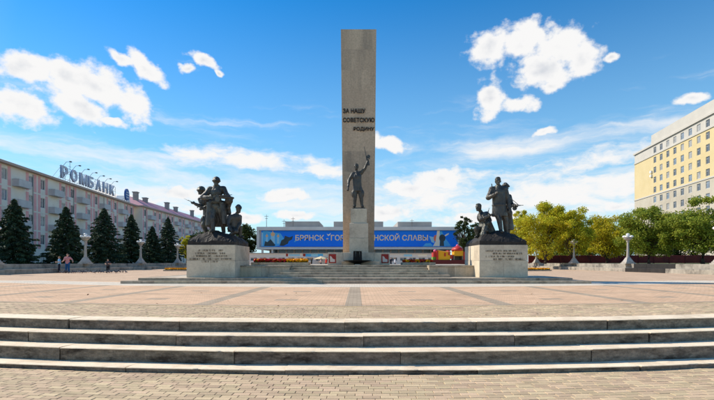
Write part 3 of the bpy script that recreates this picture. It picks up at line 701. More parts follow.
def gun(parent, p0, p1, kind, up=(0, 0, 1), s=1.5):
    """submachine gun or rifle; p0 = butt end, p1 = muzzle"""
    p0, p1 = V(p0), V(p1); d = (p1 - p0).normalized(); L = (p1 - p0).length; up = V(up); up = (up - d * up.dot(d)).normalized(); r = d.cross(up)
    M = Matrix((d, r, up)).transposed().to_4x4(); M.translation = p0
    b = MB(); k = s
    b.box(0, L * .28, -.02 * k, .02 * k, -.075 * k, .02 * k, M); b.box(L * .281, L * .5, -.024 * k, .024 * k, -.03 * k, .03 * k, M)
    b.cap(M @ V((L * .5, 0, .008)), .02 * k, M @ V((L * .8, 0, .008)), .02 * k, 8); b.cap(M @ V((L * .79, 0, .008)), .012 * k, M @ V((L, 0, .008)), .010 * k, 8)
    if kind == 'smg':
        Md = M @ Matrix.Translation((L * .45, 0, -.10 * k)) @ Matrix.Rotation(R(90), 4, 'X'); b.lathe([(.085 * k, -.03 * k), (.085 * k, .03 * k)], 14, Md)
    else:
        b.box(L * .42, L * .46, -.012 * k, .012 * k, -.1 * k, -.031 * k, M)
        b.cap(M @ V((L * .98, 0, -.01)), .008 * k, M @ V((L * 1.22, 0, -.01)), .003 * k, 6)
    return b.build('weapon', m_bronze, parent)

def figure(parent, b, label=None, voxel=0.018):
    o = link('figure', remesh(b, voxel, 2, .45), m_bronze, parent)
    if label: o['label'] = label
    return o

# ---- helmeted soldiers
kf = 22.9 / FPX
def frame(px0, py0): return lambda px, py, y: V(((px - px0) * kf, y, (py0 - py) * kf))
base_z = 1.825
gl = empty('soldiers_statue', (lx, 22.9, base_z), 0, 'dark bronze group of two helmeted soldiers and a kneeling man in a cap', 'statue')
Lf = frame(357 + lx / kf, 262 - (base_z - 1) / kf)
mound(gl, 2.26, 2.85, (.47, .28, .22), 3, -1.13)
b = MB(); y = -.25
J = dict(pelvis=Lf(217.8, 207, y), neck=Lf(218.2, 187.0, y), head=Lf(218.5, 183.1, y - .10), shR=Lf(211.4, 189.8, y), shL=Lf(225.2, 189.4, y), elR=Lf(205.6, 198.5, y - .12), wrR=Lf(214.0, 199, y - .42),
    elL=Lf(230.0, 198.5, y - .1), wrL=Lf(224.0, 198.8, y - .42), hipR=Lf(215.2, 209, y), hipL=Lf(221.2, 209, y), knR=Lf(215.6, 219.5, y - .22), anR=Lf(216.4, 231, y - .28), toR=Lf(215.8, 232.5, y - .6), knL=Lf(223.4, 220, y + .05), anL=Lf(224.2, 232.5, y + .18), toL=Lf(225.5, 234, y - .05))
human(b, J, 1.5, (0, -1, 0), 'helmet', 1.2, boots=True)
# greatcoat: bodice, back panel and two open skirts
c0 = Lf(217.8, 203, y); c1 = Lf(218.3, 227, y)
b.loft([(c1.x - .02, y + .18, c1.z, .60, .13), (c0.x, y + .14, c0.z + .1, .40, .2)], 16, 2.6)
a0, a1 = Lf(212, 203, y), Lf(211.2, 226.5, y); b.loft([(a1.x, y - .05, a1.z, .17, .27), (a0.x, y - .02, a0.z, .15, .24)], 12, 2.4)
a0, a1 = Lf(224, 203, y), Lf(226.8, 225, y); b.loft([(a1.x, y - .02, a1.z, .13, .27), (a0.x, y - .02, a0.z, .14, .24)], 12, 2.4)
b.loft([(c0.x, y, c0.z - .05, .31, .25), (c0.x, y, c0.z + .08, .30, .24)], 16)
# broad sleeves, collar and the cape thrown over one shoulder
b.cap(Lf(210.2, 192.5, y), .15, Lf(205.6, 198, y - .1), .155); b.cap(Lf(205.8, 198.6, y - .1), .15, Lf(211.5, 199.5, y - .35), .10)
b.loft([(Lf(218.2, 190, y).x, y, Lf(0, 190.5, y).z, .30, .2), (Lf(218.2, 0, y).x, y, Lf(0, 187.2, y).z, .2, .15), (Lf(218.2, 0, y).x, y - .02, Lf(0, 185.4, y).z, .13, .12)], 14)
b.cap(Lf(224, 190, y + .05), .13, Lf(229.5, 197.5, y + .05), .13); b.ell(Lf(230.6, 201.5, y - .05), (.21, .16, .2), (0, .4, 0)); b.cap(Lf(229, 198, y - .2), .085, Lf(235.2, 199.0, y - .1), .05); b.cap(Lf(233.8, 199, y - .05), .07, Lf(229.5, 209, y + .05), .09)
b.cap(Lf(226.5, 193, y + .22), .10, Lf(229, 213, y + .25), .12)
figure(gl, b, 'standing soldier in greatcoat and helmet holding a submachine gun')
gun(gl, Lf(210.8, 199.3, y - .52), Lf(236, 197.2, y - .50), 'smg')
b = MB(); y = .38
J = dict(pelvis=Lf(206.6, 213, y), neck=Lf(202.4, 194.4, y - .1), head=Lf(199.9, 190.6, y - .2), shR=Lf(198.6, 198.6, y - .1), shL=Lf(207.5, 196.6, y), elR=Lf(201.2, 206.6, y - .2), wrR=Lf(196, 204.3, y - .45), elL=Lf(208.5, 205, y - .2), wrL=Lf(204.5, 208.3, y - .5),
    hipR=Lf(204.6, 214.5, y), hipL=Lf(208.6, 214.5, y), knR=Lf(202.4, 224.5, y - .2), anR=Lf(205.2, 234.5, y), toR=Lf(202.4, 236.5, y - .22), knL=Lf(209, 225, y + .05), anL=Lf(210, 235, y + .3), toL=Lf(208.5, 236.4, y + .1))
human(b, J, 1.45, (-.7, -.7, 0), 'helmet', 1.25, boots=True, breech=True)
b.loft([(Lf(205.6, 218, y).x, y, Lf(0, 220, y).z, .26, .22), (Lf(205, 0, y).x, y, Lf(0, 208, y).z, .23, .2)], 14)
figure(gl, b, 'helmeted soldier lunging with a bayonet rifle')
gun(gl, Lf(207.5, 210.2, y - .52), Lf(189.4, 200.8, y - .56), 'rifle', s=1.3)
b = MB(); y = -.12
J = dict(pelvis=Lf(233.2, 228.5, y + .1), neck=Lf(237.6, 214.0, y), head=Lf(239.4, 210.3, y - .06), shR=Lf(231.6, 217.4, y - .16), shL=Lf(239.4, 216.8, y + .16), elR=Lf(230.6, 225, y - .3), wrR=Lf(234, 230.2, y - .48), elL=Lf(240.4, 223.5, y + .05), wrL=Lf(239, 229, y - .2),
    hipR=Lf(231.6, 229, y - .05), hipL=Lf(234.8, 229, y + .18), knR=Lf(238.6, 232.2, y - .35), anR=Lf(232.4, 235.6, y - .3), toR=Lf(229.8, 236, y - .28), knL=Lf(239.4, 227.8, y + .2), anL=Lf(239.6, 236, y + .22), toL=Lf(243, 237, y + .15))
human(b, J, 1.35, (.75, -.65, 0), 'cap', 1.2, boots=True)
b.loft([(Lf(233, 230, y).x, y + .05, Lf(0, 232, y).z, .26, .24), (Lf(235, 0, y).x, y + .02, Lf(0, 221, y).z, .22, .21)], 14)
figure(gl, b, 'kneeling man in a cap looking over the square')

# ---- group with the bareheaded man
gr_ = empty('partisans_statue', (rx, 22.9, base_z), 0, 'dark bronze group of a standing bareheaded man, a crouching figure and a cloaked gunner', 'statue')
Rf = frame(357 + rx / kf, 262 - (base_z - 1) / kf)
mound(gr_, 2.26, 2.85, (.5, .28, .22), 5, -1.13)
b = MB(); y = -.25
J = dict(pelvis=Rf(497.6, 208, y), neck=Rf(496.8, 187, y), head=Rf(496.0, 182.5, y - .07), shR=Rf(490.2, 189.8, y), shL=Rf(503.6, 189.8, y), elR=Rf(486.2, 198.8, y - .1), wrR=Rf(491.0, 196.2, y - .40), elL=Rf(506.4, 199.5, y - .02), wrL=Rf(506.6, 208.4, y - .12),
    hipR=Rf(494.4, 210, y), hipL=Rf(500.9, 210, y), knR=Rf(496.4, 220.4, y - .2), anR=Rf(497.8, 231.4, y - .26), toR=Rf(497, 232.8, y - .58), knL=Rf(504.0, 221.5, y + .02), anL=Rf(505.4, 233.4, y + .1), toL=Rf(507, 235, y - .15))
human(b, J, 1.5, (-.12, -1, 0), 'hair', 1.2, boots=True)
b.loft([(Rf(498.2, 0, y).x, y, Rf(0, 217, y).z, .40, .28), (Rf(497.6, 0, y).x, y, Rf(0, 206, y).z, .335, .25), (Rf(497.2, 0, y).x, y, Rf(0, 196, y).z, .33, .24), (Rf(497, 0, y).x, y, Rf(0, 190.5, y).z, .33, .2)], 16, 2.3)
b.loft([(Rf(497.4, 0, y).x, y, Rf(0, 206.6, y).z, .35, .265), (Rf(497.4, 0, y).x, y, Rf(0, 205.2, y).z, .35, .265)], 16, 2.3)
b.loft([(Rf(496.8, 0, y).x, y, Rf(0, 190, y).z, .30, .19), (Rf(496.8, 0, y).x, y, Rf(0, 187, y).z, .19, .14), (Rf(496.6, 0, y).x, y, Rf(0, 185.6, y).z, .12, .11)], 14)
b.cap(Rf(490, 192, y), .14, Rf(486.2, 198.6, y - .1), .13); b.cap(Rf(486.4, 198.8, y - .1), .13, Rf(489.6, 197.2, y - .34), .09); b.cap(Rf(503.8, 192, y), .135, Rf(506.3, 199.6, y), .115); b.cap(Rf(506.3, 199.6, y), .115, Rf(506.6, 207, y - .1), .085)
figure(gr_, b, 'standing bareheaded man in a jacket, one hand at his chest strap')
MB().cap(Rf(491.2, 184.2, y + .18), .022, Rf(492.6, 192, y + .2), .026, 8).build('weapon', m_bronze, gr_)
b = MB(); y = .02
J = dict(pelvis=Rf(485.0, 229, y + .1), neck=Rf(480.4, 212.0, y - .08), head=Rf(477.6, 208.0, y - .16), shR=Rf(478.8, 216, y - .2), shL=Rf(486.8, 213.6, y + .05), elR=Rf(478.4, 220.4, y - .5), wrR=Rf(484.4, 217.6, y - .6), elL=Rf(489.6, 220.5, y - .1), wrL=Rf(486.4, 223.5, y - .45),
    hipR=Rf(482.6, 230, y), hipL=Rf(487.4, 230, y + .1), knR=Rf(474.6, 229.2, y - .32), anR=Rf(477.2, 236.4, y - .15), toR=Rf(473.4, 237.4, y - .4), knL=Rf(483.2, 231.4, y - .5), anL=Rf(489.4, 236.2, y - .1), toL=Rf(492, 236.8, y))
human(b, J, 1.42, (-.75, -.65, 0), 'hair', 1.2, boots=True)
b.loft([(Rf(484.4, 0, y).x, y - .05, Rf(0, 233, y).z, .36, .34), (Rf(484.4, 0, y).x, y, Rf(0, 224, y).z, .27, .26), (Rf(483.6, 0, y).x, y - .04, Rf(0, 217, y).z, .26, .22)], 14)
b.cap(Rf(484.5, 224, y - .35), .13, Rf(480.4, 235.5, y - .5), .16); b.cap(Rf(487, 222, y - .2), .16, Rf(491.5, 232.5, y - .1), .2); b.cap(Rf(486, 215, y - .1), .17, Rf(481.5, 218, y - .35), .14)
figure(gr_, b, 'crouching figure bent over one raised knee')
gun(gr_, Rf(482.4, 222.5, y - .52), Rf(487.4, 208.8, y - .3), 'smg', up=(1, 0, 0), s=1.2)
b = MB(); y = .42
J = dict(pelvis=Rf(509.4, 211, y), neck=Rf(507.6, 192.6, y), head=Rf(507.4, 187.2, y - .1), shR=Rf(502.6, 195, y - .05), shL=Rf(512.4, 195.2, y + .05), elR=Rf(505, 205, y - .3), wrR=Rf(510.6, 206.2, y - .5), elL=Rf(514, 203.6, y - .1), wrL=Rf(515.6, 206, y - .5),
    hipR=Rf(506.4, 212, y), hipL=Rf(511.8, 212, y), knR=Rf(507.4, 223, y - .15), anR=Rf(508.2, 234, y), toR=Rf(508.5, 235.6, y - .3), knL=Rf(512.4, 223, y + .1), anL=Rf(512.8, 234.4, y + .3), toL=Rf(514.6, 236, y + .05))
human(b, J, 1.4, (.6, -.8, 0), 'cap', 1.2, boots=True)
b.loft([(Rf(512, 0, y).x, y + .15, Rf(0, 229, y).z, .26, .22), (Rf(511, 0, y).x, y + .12, Rf(0, 218, y).z, .27, .22), (Rf(509.4, 0, y).x, y + .08, Rf(0, 204, y).z, .25, .22), (Rf(508, 0, y).x, y + .05, Rf(0, 195, y).z, .26, .17)], 14)
b.cap(Rf(513.4, 212, y + .1), .09, Rf(516, 227.5, y + .15), .11)
figure(gr_, b, 'cloaked gunner standing behind')
gun(gr_, Rf(506.5, 206.6, y - .55), Rf(522.6, 205.6, y - .52), 'smg', s=1.25)
MB().cap(Rf(511.6, 198, y - .3), .016, Rf(518, 205.2, y - .5), .016, 6).build('sling', m_bronze, gr_)
MB().cap(Rf(511.4, 191.6, y), .02, Rf(511.6, 197.5, y), .045, 8).build('magazine_pouch', m_bronze, gr_)

# ---- central figure
kc = 25.6 / FPX
gc = empty('soldier_statue', (0.10, 25.75, 4.0), 0, 'dark bronze soldier raising a submachine gun before the obelisk', 'statue')
Cf = lambda px, py, y: V(((px - CX) * kc - 0.10, y, (262 - py) * kc + 1 - 4.0))
MB().slab(-.36, .36, -.3, .3, 0.002, .09, .02).build('plinth', m_bronze, gc)
b = MB(); y = 0.0
J = dict(pelvis=Cf(357.6, 187.5, y), neck=Cf(356.6, 171.6, y), head=Cf(356.2, 166.6, y - .05), shR=Cf(352.8, 173.4, y), shL=Cf(361.0, 172.6, y), elR=Cf(348.6, 180.6, y - .02), wrR=Cf(348.2, 187.2, y - .16), elL=Cf(365.2, 168.0, y - .06), wrL=Cf(367.7, 161.2, y - .1),
    hipR=Cf(355.4, 188.5, y), hipL=Cf(359.7, 188.5, y), knR=Cf(354.9, 197.4, y - .06), anR=Cf(354.6, 205.6, y - .02), toR=Cf(353.6, 206.6, y - .28), knL=Cf(361.2, 197.4, y - .02), anL=Cf(362.0, 205.6, y), toL=Cf(363.2, 206.6, y - .24))
human(b, J, 1.36, (-.15, -1, 0), 'hair', 1.12, boots=True, breech=True, headdir=(-.25, -1, .05))
b.loft([(Cf(357.6, 0, y).x, y, Cf(0, 191, y).z, .30, .21), (Cf(357.4, 0, y).x, y, Cf(0, 186, y).z, .25, .19), (Cf(357, 0, y).x, y, Cf(0, 180, y).z, .25, .19), (Cf(356.9, 0, y).x, y, Cf(0, 174, y).z, .27, .17)], 14, 2.2)
b.ell(Cf(348.0, 190.0, y - .2), (.06, .06, .09))
figure(gc, b, voxel=0.019)
gun(gc, Cf(368.4, 165.5, y - .14), Cf(364.3, 146.2, y - .05), 'smg', up=(-1, 0, 0), s=1.15)
# ------------------------------------------------------------------ side terraces
m_ter = mat('terrace_stone', lin(176, 166, 150), lin(140, 132, 120), 1.8, 0.9, 0.3, 40, stain=lin(98, 92, 84), island=0.12)
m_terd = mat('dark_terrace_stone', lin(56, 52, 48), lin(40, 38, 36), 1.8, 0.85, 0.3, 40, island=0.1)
m_lawn = mat('terrace_earth', lin(112, 108, 78), lin(92, 104, 58), 0.7, 0.95, 0.4, 20)
def terrace(s, label):
    x0 = s * 27.4
    r = empty('stone_terrace', (x0, 26, 0), 0, label, 'terrace')
    b = MB(); L = 70
    b.box(min(s * .05, s * 1.2), max(s * .05, s * 1.2), 0, L, 0, .36); b.box(min(s * .95, s * 30), max(s * .95, s * 30), 0, L, 0, .76); b.build('core', m_core, r)
    me1 = None
    for (xo, w, za, zb_) in ((0, .9, .001, .40), (.9, .7, .401, .82)):
        y = 0.0
        while y < L - 1:
            Ln = 2.0
            if me1 is None: pass
            j = random.uniform(-.012, .012)
            xa, xb = s * xo + j, s * (xo + w) + j
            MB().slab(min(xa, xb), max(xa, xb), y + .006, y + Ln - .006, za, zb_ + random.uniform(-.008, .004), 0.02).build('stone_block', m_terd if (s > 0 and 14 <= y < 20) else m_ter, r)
            y += Ln
    MB().quad((s * 1.55, 0, .775), (s * 60, 0, .775), (s * 60, L, .775), (s * 1.55, L, .775)).build('earth', m_lawn, r) if s > 0 else MB().quad((s * 60, 0, .775), (s * 1.55, 0, .775), (s * 1.55, L, .775), (s * 60, L, .775)).build('earth', m_lawn, r)
    return r
terrace(-1, 'long two-step stone terrace edging the square below the spruces')
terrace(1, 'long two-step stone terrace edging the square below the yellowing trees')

# ------------------------------------------------------------------ lamp posts
m_lampst = mat('lamp_stone', lin(186, 178, 166), lin(158, 150, 140), 4, 0.85, 0.2, 60)
m_globe = mat('opal_glass', lin(240, 236, 228), None, rough=0.25, spec=0.5)
m_iron = mat('grey_iron', lin(112, 108, 102), None, rough=0.6, metal=0.3)
def lamp_proto():
    r = empty('street_lamp')
    b = MB(); b.box(-.5, .5, -.5, .5, 0, .10); b.box(-.42, .42, -.42, .42, .101, .2)
    b.box(-.38, .38, -.38, .38, .201, .66, taper=.42); b.build('base', m_lampst, r)
    MB().lathe([(.165, .661), (.135, .9), (.115, 1.6), (.10, 2.25), (.17, 2.29), (.17, 2.34), (.12, 2.37)], 14).build('column', m_lampst, r)
    MB().lathe([(.11, 2.371), (.18, 2.42), (.34, 2.55), (.40, 2.63), (.40, 2.67), (.1, 2.69)], 20).build('bowl', m_lampst, r)
    for i in range(4):
        a = math.pi / 4 + i * math.pi / 2; c, s = math.cos(a) * .33, math.sin(a) * .33
        g = MB().lathe([(.05, 2.70), (.16, 2.745), (.2, 2.83), (.16, 2.91), (.05, 2.95)], 14, Matrix.Translation((c, s, 0))).build('lamp_globe', m_globe, r, smooth=True)
        MB().lathe([(.05, 2.655), (.06, 2.698)], 8, Matrix.Translation((c, s, 0))).build('socket', m_iron, g)
    g = MB().lathe([(.05, 2.93), (.15, 2.97), (.19, 3.05), (.15, 3.13), (.05, 3.17)], 14).build('lamp_globe', m_globe, r, smooth=True)
    MB().lathe([(.05, 2.691), (.04, 2.92)], 8).build('socket', m_iron, g)
    return r
lp = lamp_proto(); first = True
LAMPS = [(-1, 35.0, 'stone lamp post on the spruce terrace beside the broadest spruce'), (-1, 46.9, 'stone lamp post in front of the widest spruces, nearest the man in pink'), (-1, 58.9, 'stone lamp post between the narrow spruce and the shortest spruce'), (-1, 71.0, 'stone lamp post beside the slim spruce next to the soldiers\' pedestal'),
         (1, 35.0, 'stone lamp post before the full green tree below the tower windows'), (1, 47.0, 'stone lamp post beside the dark terrace blocks and the leaning green tree'), (1, 58.7, 'stone lamp post before the yellowing tree with bare branches'), (1, 71.0, 'stone lamp post next to the partisans\' pedestal, before the yellow-green tree')]
for s, d, lab in LAMPS:
    o = lp if first else copy_tree(lp); first = False
    o.location = (s * 28.3, d, .82); tag(o, lab, 'street lamp', 'lamps along the terraces')

# ------------------------------------------------------------------ trees
m_bark = mat('bark', lin(88, 76, 64), lin(62, 54, 46), 6, 0.95, 0.6, 25)
m_barkd = mat('spruce_bark', lin(62, 50, 42), lin(44, 36, 30), 6, 0.95)
def leafmat(name, c1, c2, isl=.35): return mat(name, c1, c2, 0.9, 0.6, island=isl, trans=0.45, spec=0.2, detail=3)
m_l_yel = leafmat('leaf_yellow_green', lin(220, 204, 52), lin(164, 168, 46))
m_l_gold = leafmat('leaf_gold', lin(216, 198, 46), lin(168, 160, 42))
m_l_grn = leafmat('leaf_green', lin(168, 172, 62), lin(122, 138, 50))
m_l_dk = leafmat('leaf_dark', lin(70, 84, 40), lin(52, 66, 36))
m_spr = mat('spruce_needles', lin(74, 90, 60), lin(50, 66, 50), 0.8, 0.7, island=.5, trans=.12, spec=0.2, detail=3)

def cards(C, U, W):
    """quads from centres and half axes"""
    n = len(C); v = np.empty((n, 4, 3)); v[:, 0] = C - U - W * .35; v[:, 1] = C - U * .1 - W; v[:, 2] = C + U; v[:, 3] = C - U * .1 + W
    me = bpy.data.meshes.new('leaves'); me.from_pydata(v.reshape(-1, 3).tolist(), [], np.arange(n * 4).reshape(-1, 4).tolist()); me.update(); return me
def unit(a): return a / np.linalg.norm(a, axis=1, keepdims=True)

def decid(px, d, w_px, top_py, m, label, cat='tree', n=9000, z0=.775, trunk_h=None, sparse=1.0, leaf=.105, seed=0, group=None):
    n = int(n * 1.6); r = np.random.default_rng(seed + int(px)); X = XP(px, d); ztop = ZP(top_py, d); H = ztop - z0; Rw = w_px * d / FPX / 2
    root = empty('broadleaf_tree', (X, d, z0), r.uniform(0, 6), label, cat, group)
    th = trunk_h or H * .22
    b = MB(); b.tube([(0, 0, 0), (.04, .02, th * .6), (0, .03, th), (.1, -.05, H * .55), (.02, .04, H * .8)], [H * .030, H * .024, H * .022, H * .014, H * .005], 8)
    crown_c = np.array([0, 0, th + (H - th) * .52]); crown_r = np.array([Rw, Rw, (H - th) * .52])
    nc = 58; cs = []
    while len(cs) < nc:
        p = r.uniform(-1, 1, 3); L = np.linalg.norm(p)
        if .3 < L < 1.04: cs.append(crown_c + p * crown_r * np.array([1, 1, 1 if p[2] > 0 else .9]))
    cs = np.array(cs)
    limbs = MB()
    for i, c in enumerate(cs):
        if i % 2 == 0 or i < 16:
            zs = th * .8 + (c[2] - th * .8) * r.uniform(.1, .45); p0 = np.array([0, 0, max(th * .7, zs)]); mid = p0 * .5 + c * .5 + np.array([0, 0, .12 * H * r.uniform(.2, .8)])
            limbs.tube([p0, mid, c], [H * .011, H * .006, H * .002], 5)
    b.build('trunk', m_bark, root, smooth=True); limbs.build('limbs', m_bark, root)['kind'] = 'stuff'
    sz = r.uniform(.45, 1.25, nc) * Rw * .36 * np.where(np.linalg.norm((cs - crown_c) / crown_r, axis=1) > .85, .62, 1.0)
    which = r.integers(0, nc, n); dirn = unit(r.normal(size=(n, 3))); rad = r.uniform(0, 1, n) ** .45
    C = cs[which] + dirn * (rad * sz[which])[:, None] * np.array([1.1, 1.1, .75])
    C += r.normal(size=(n, 3)) * Rw * .035
    keep = r.uniform(0, 1, n) < sparse; C = C[keep]; n = len(C)
    U = unit(r.normal(size=(n, 3)) + np.array([0, 0, -.4])); W = unit(np.cross(U, r.normal(size=(n, 3)))); s = r.uniform(.7, 1.3, n)[:, None] * leaf
    o = link('crown', cards(C, U * s, W * s * .6), m, root); return root

def spruce(px, d, w_px, top_py, label, z0=.775, n=15000, seed=0, group='spruces behind the terrace'):
    r = np.random.default_rng(seed + int(px) + 50); X = XP(px, d); H = ZP(top_py, d) - z0; Rw = w_px * d / FPX / 2
    root = empty('spruce_tree', (X, d, z0), r.uniform(0, 6), label, 'spruce', group)
    MB().tube([(0, 0, 0), (0, 0, H * .5), (0, 0, H * .97)], [H * .02, H * .013, .01], 7).build('trunk', m_barkd, root)
    Cs, Us, Ws = [], [], []; nb = 150
    for i in range(nb):
        t = (i / nb) ** .9; z = H * (.03 + .95 * t); L = Rw * (1 - t) ** .78 * r.uniform(.62, 1.15) + .09; a = i * 2.39996 + r.uniform(-.3, .3)
        m_ = max(14, int(n / nb * 2.0 * (1 - t) + 14)); s = r.uniform(.08, 1, m_) ** .7
        dr = np.array([math.cos(a), math.sin(a), 0]); sd = np.array([-math.sin(a), math.cos(a), 0])
        droop = -.30 * L * s ** 1.6 + .13 * L * np.maximum(0, s - .7) * 3
        wd = L * .30 * (1 - s * .75)
        off = r.uniform(-1, 1, m_) * wd
        C = dr * (s * L)[:, None] + sd * off[:, None] + np.array([0, 0, 1]) * (z + droop + r.uniform(-.12, .05, m_))[:, None]
        U = dr * .6 + sd * np.sign(off)[:, None] * .6 + np.array([0, 0, -.45]) + r.normal(size=(m_, 3)) * .3
        Cs.append(C); Us.append(unit(U)); 
    C = np.concatenate(Cs); U = np.concatenate(Us); k = len(C); W = unit(np.cross(U, r.normal(size=(k, 3)))); s = r.uniform(.7, 1.3, k)[:, None]
    link('crown', cards(C, U * .15 * s, W * .055 * s), m_spr, root); return root
SPR = [(14, 45.0, 56, 198, 'broad dark spruce rising beside the lamp post farthest from the bank emblem'), (66, 51.5, 46, 205.5, 'dark spruce below the first letters of the rooftop bank sign'), (104, 58.5, 54, 207, 'widest dark spruce between two lamp posts'),
       (131.5, 65.5, 34, 213, 'narrow dark spruce in front of the blue rooftop emblem'), (152.5, 71.5, 31, 225.5, 'shortest bluish spruce beside a lamp post'), (168, 79, 36, 216.5, 'tall slim spruce nearest the soldiers\' pedestal')]
for i, (px, d, w, t, lab) in enumerate(SPR): spruce(px, d, w, t, lab, seed=i)
decid(545, 62, 52, 207, m_l_yel, 'yellow-green broadleaf tree next to the partisans\' pedestal', n=17000, seed=1, trunk_h=.5)
decid(572, 60, 40, 210, m_l_yel, 'yellowing tree with bare branches showing behind a lamp post', n=10000, seed=2, trunk_h=.9)
decid(607, 66, 46, 217, m_l_gold, 'golden autumn tree above the red wall', n=12000, seed=3, trunk_h=.6)
decid(590, 76, 40, 224, m_l_grn, 'small green tree between the golden and yellow-green trees', n=9000, seed=9, trunk_h=.5)
decid(649, 54, 52, 209, m_l_grn, 'green tree leaning over the lamp post below the yellow tower', n=17000, seed=4, trunk_h=.8)
decid(703, 50, 60, 200, m_l_grn, 'full green tree below the tall windows of the yellow tower', n=16000, seed=5, trunk_h=.9)
decid(521, 70, 26, 211, m_l_yel, 'yellow tree seen between the cloaked gunner and the larger trees', n=8000, seed=6, z0=0)
decid(628, 82, 46, 224, m_l_grn, 'green tree behind the golden tree', n=9000, seed=7, trunk_h=.5)
decid(676, 80, 60, 222, m_l_dk, 'dark tree filling the gap between the two green trees by the tower', n=9000, seed=17, trunk_h=.5, leaf=.16)
decid(560, 86, 60, 232, m_l_grn, 'low green tree in the shade behind the yellow-green trees', n=9000, seed=18, trunk_h=.4, leaf=.16)
decid(244, 104, 26, 224, m_l_dk, 'dark tree beside the banner hall, behind the soldiers', n=8000, z0=0, seed=8, leaf=.2)
decid(464, 92, 18, 217, m_l_dk, 'thin sparse tree at the corner of the banner hall', n=3800, z0=0, seed=10, sparse=.8, leaf=.15)
decid(478, 98, 22, 226, m_l_dk, 'grey-green tree behind the partisans\' pedestal', n=5000, z0=0, seed=11, leaf=.17)
decid(186.5, 86, 14, 236, m_l_yel, 'small yellowing tree beside the soldiers\' pedestal', n=4000, z0=.4, seed=12)
decid(208, 118, 40, 233, m_l_dk, 'distant dark tree behind the soldiers\' legs', n=6000, z0=0, seed=13, leaf=.22)
decid(500, 118, 34, 232, m_l_dk, 'distant dark tree behind the crouching bronze figure', n=6000, z0=0, seed=14, leaf=.22)

# ------------------------------------------------------------------ red wall on the right terrace
m_rw = mat('red_wall', lin(116, 44, 38), lin(92, 34, 32), 1.5, 0.85, 0.2, 30, stain=lin(70, 34, 32), island=.08)
rw = empty('red_wall', (24.0, 72, .775), 0, 'dark red panelled wall behind the terrace lamps', 'wall')
for i in range(14):
    MB().slab(3.6 + i * 2.5 + .01, 3.6 + (i + 1) * 2.5 - .16, 0, .12, .05, 1.28, .02).build('wall_panel', m_rw, rw)
    MB().box(3.6 + i * 2.5 - .15, 3.6 + i * 2.5, -.05, .17, 0, 1.36).build('post', m_rw, rw)

# ------------------------------------------------------------------ flower beds
m_soil = mat('soil', lin(62, 48, 36), lin(46, 36, 28), 12, .98)
def flower_bed(x0, x1, y0, y1, z, specs, label, n, hh=.28, kerb=True):
    """specs: (material, weight as function of u along the bed)"""
    r = empty('flower_bed', ((x0 + x1) / 2, (y0 + y1) / 2, z), 0, label, 'flower bed'); w, l = (x1 - x0) / 2, (y1 - y0) / 2
    if kerb:
        for a in ((-w, w, -l, -l + .08), (-w, w, l - .08, l), (-w, -w + .08, -l + .081, l - .081), (w - .08, w, -l + .081, l - .081)): MB().box(*a, 0.001, .14).build('kerb_stone', m_step, r)
    MB().box(-w + .081, w - .081, -l + .081, l - .081, 0.002, .11).build('earth', m_soil, r)
    g = np.random.default_rng(int(abs(x0) * 100))
    u = g.uniform(-1, 1, n); v = g.uniform(-1, 1, n); h = g.uniform(.4, 1.0, n) * hh + .1
    for k, (m, f) in enumerate(specs):
        keep = (g.uniform(0, 1, n) < f((u + 1) / 2)); C = np.stack([u * (w - .12), v * (l - .12), h], 1)[keep]
        if k == 0: C[:, 2] -= .06
        q = len(C); U = unit(g.normal(size=(q, 3)) * np.array([1, 1, .5])); W = unit(np.cross(U, g.normal(size=(q, 3))))
        o = link('blooms' if k else 'leaves', cards(C + g.normal(size=(q, 3)) * .01, U * (.075 if k else .07), W * (.07 if k else .03)), m, r); o['kind'] = 'stuff'
m_fl_r = mat('red_petals', lin(226, 50, 32), lin(180, 30, 26), 6, .7, island=.3)
m_fl_y = mat('yellow_petals', lin(246, 190, 16), lin(240, 160, 14), 6, .7, island=.2)
m_fl_g = mat('flower_leaves', lin(70, 92, 34), lin(48, 66, 26), 6, .7, island=.3)
one = lambda u: np.ones_like(u)
flower_bed(XP(253, 25.2), XP(309, 25.2), 24.7, 26.0, .836, [(m_fl_g, one), (m_fl_r, lambda u: np.where(u < .62, .8, .12)), (m_fl_y, lambda u: np.where(u > .62, .85, .16))], 'red and yellow flower bed behind the wall by the soldiers\' pedestal', 3800, .2)
flower_bed(XP(402, 25.2), XP(434, 25.2), 24.7, 26.0, .836, [(m_fl_g, one), (m_fl_r, lambda u: np.where(np.sin(u * 17) < .5, .7, .1)), (m_fl_y, lambda u: np.where(np.sin(u * 17) > .4, .8, .05))], 'mostly red flower bed behind the wall by the partisans\' pedestal', 2000, .16)
flower_bed(-21.2, -13.5, 49.2, 50.6, 0, [(m_fl_g, one), (m_fl_y, lambda u: .8 * np.ones_like(u))], 'yellow flower bed on the square beyond the soldiers\' pedestal', 5000, .2)
flower_bed(13.5, 21.3, 49.2, 50.6, 0, [(m_fl_g, one), (m_fl_y, lambda u: .8 * np.ones_like(u))], 'yellow flower bed on the square beyond the partisans\' pedestal', 5000, .2)

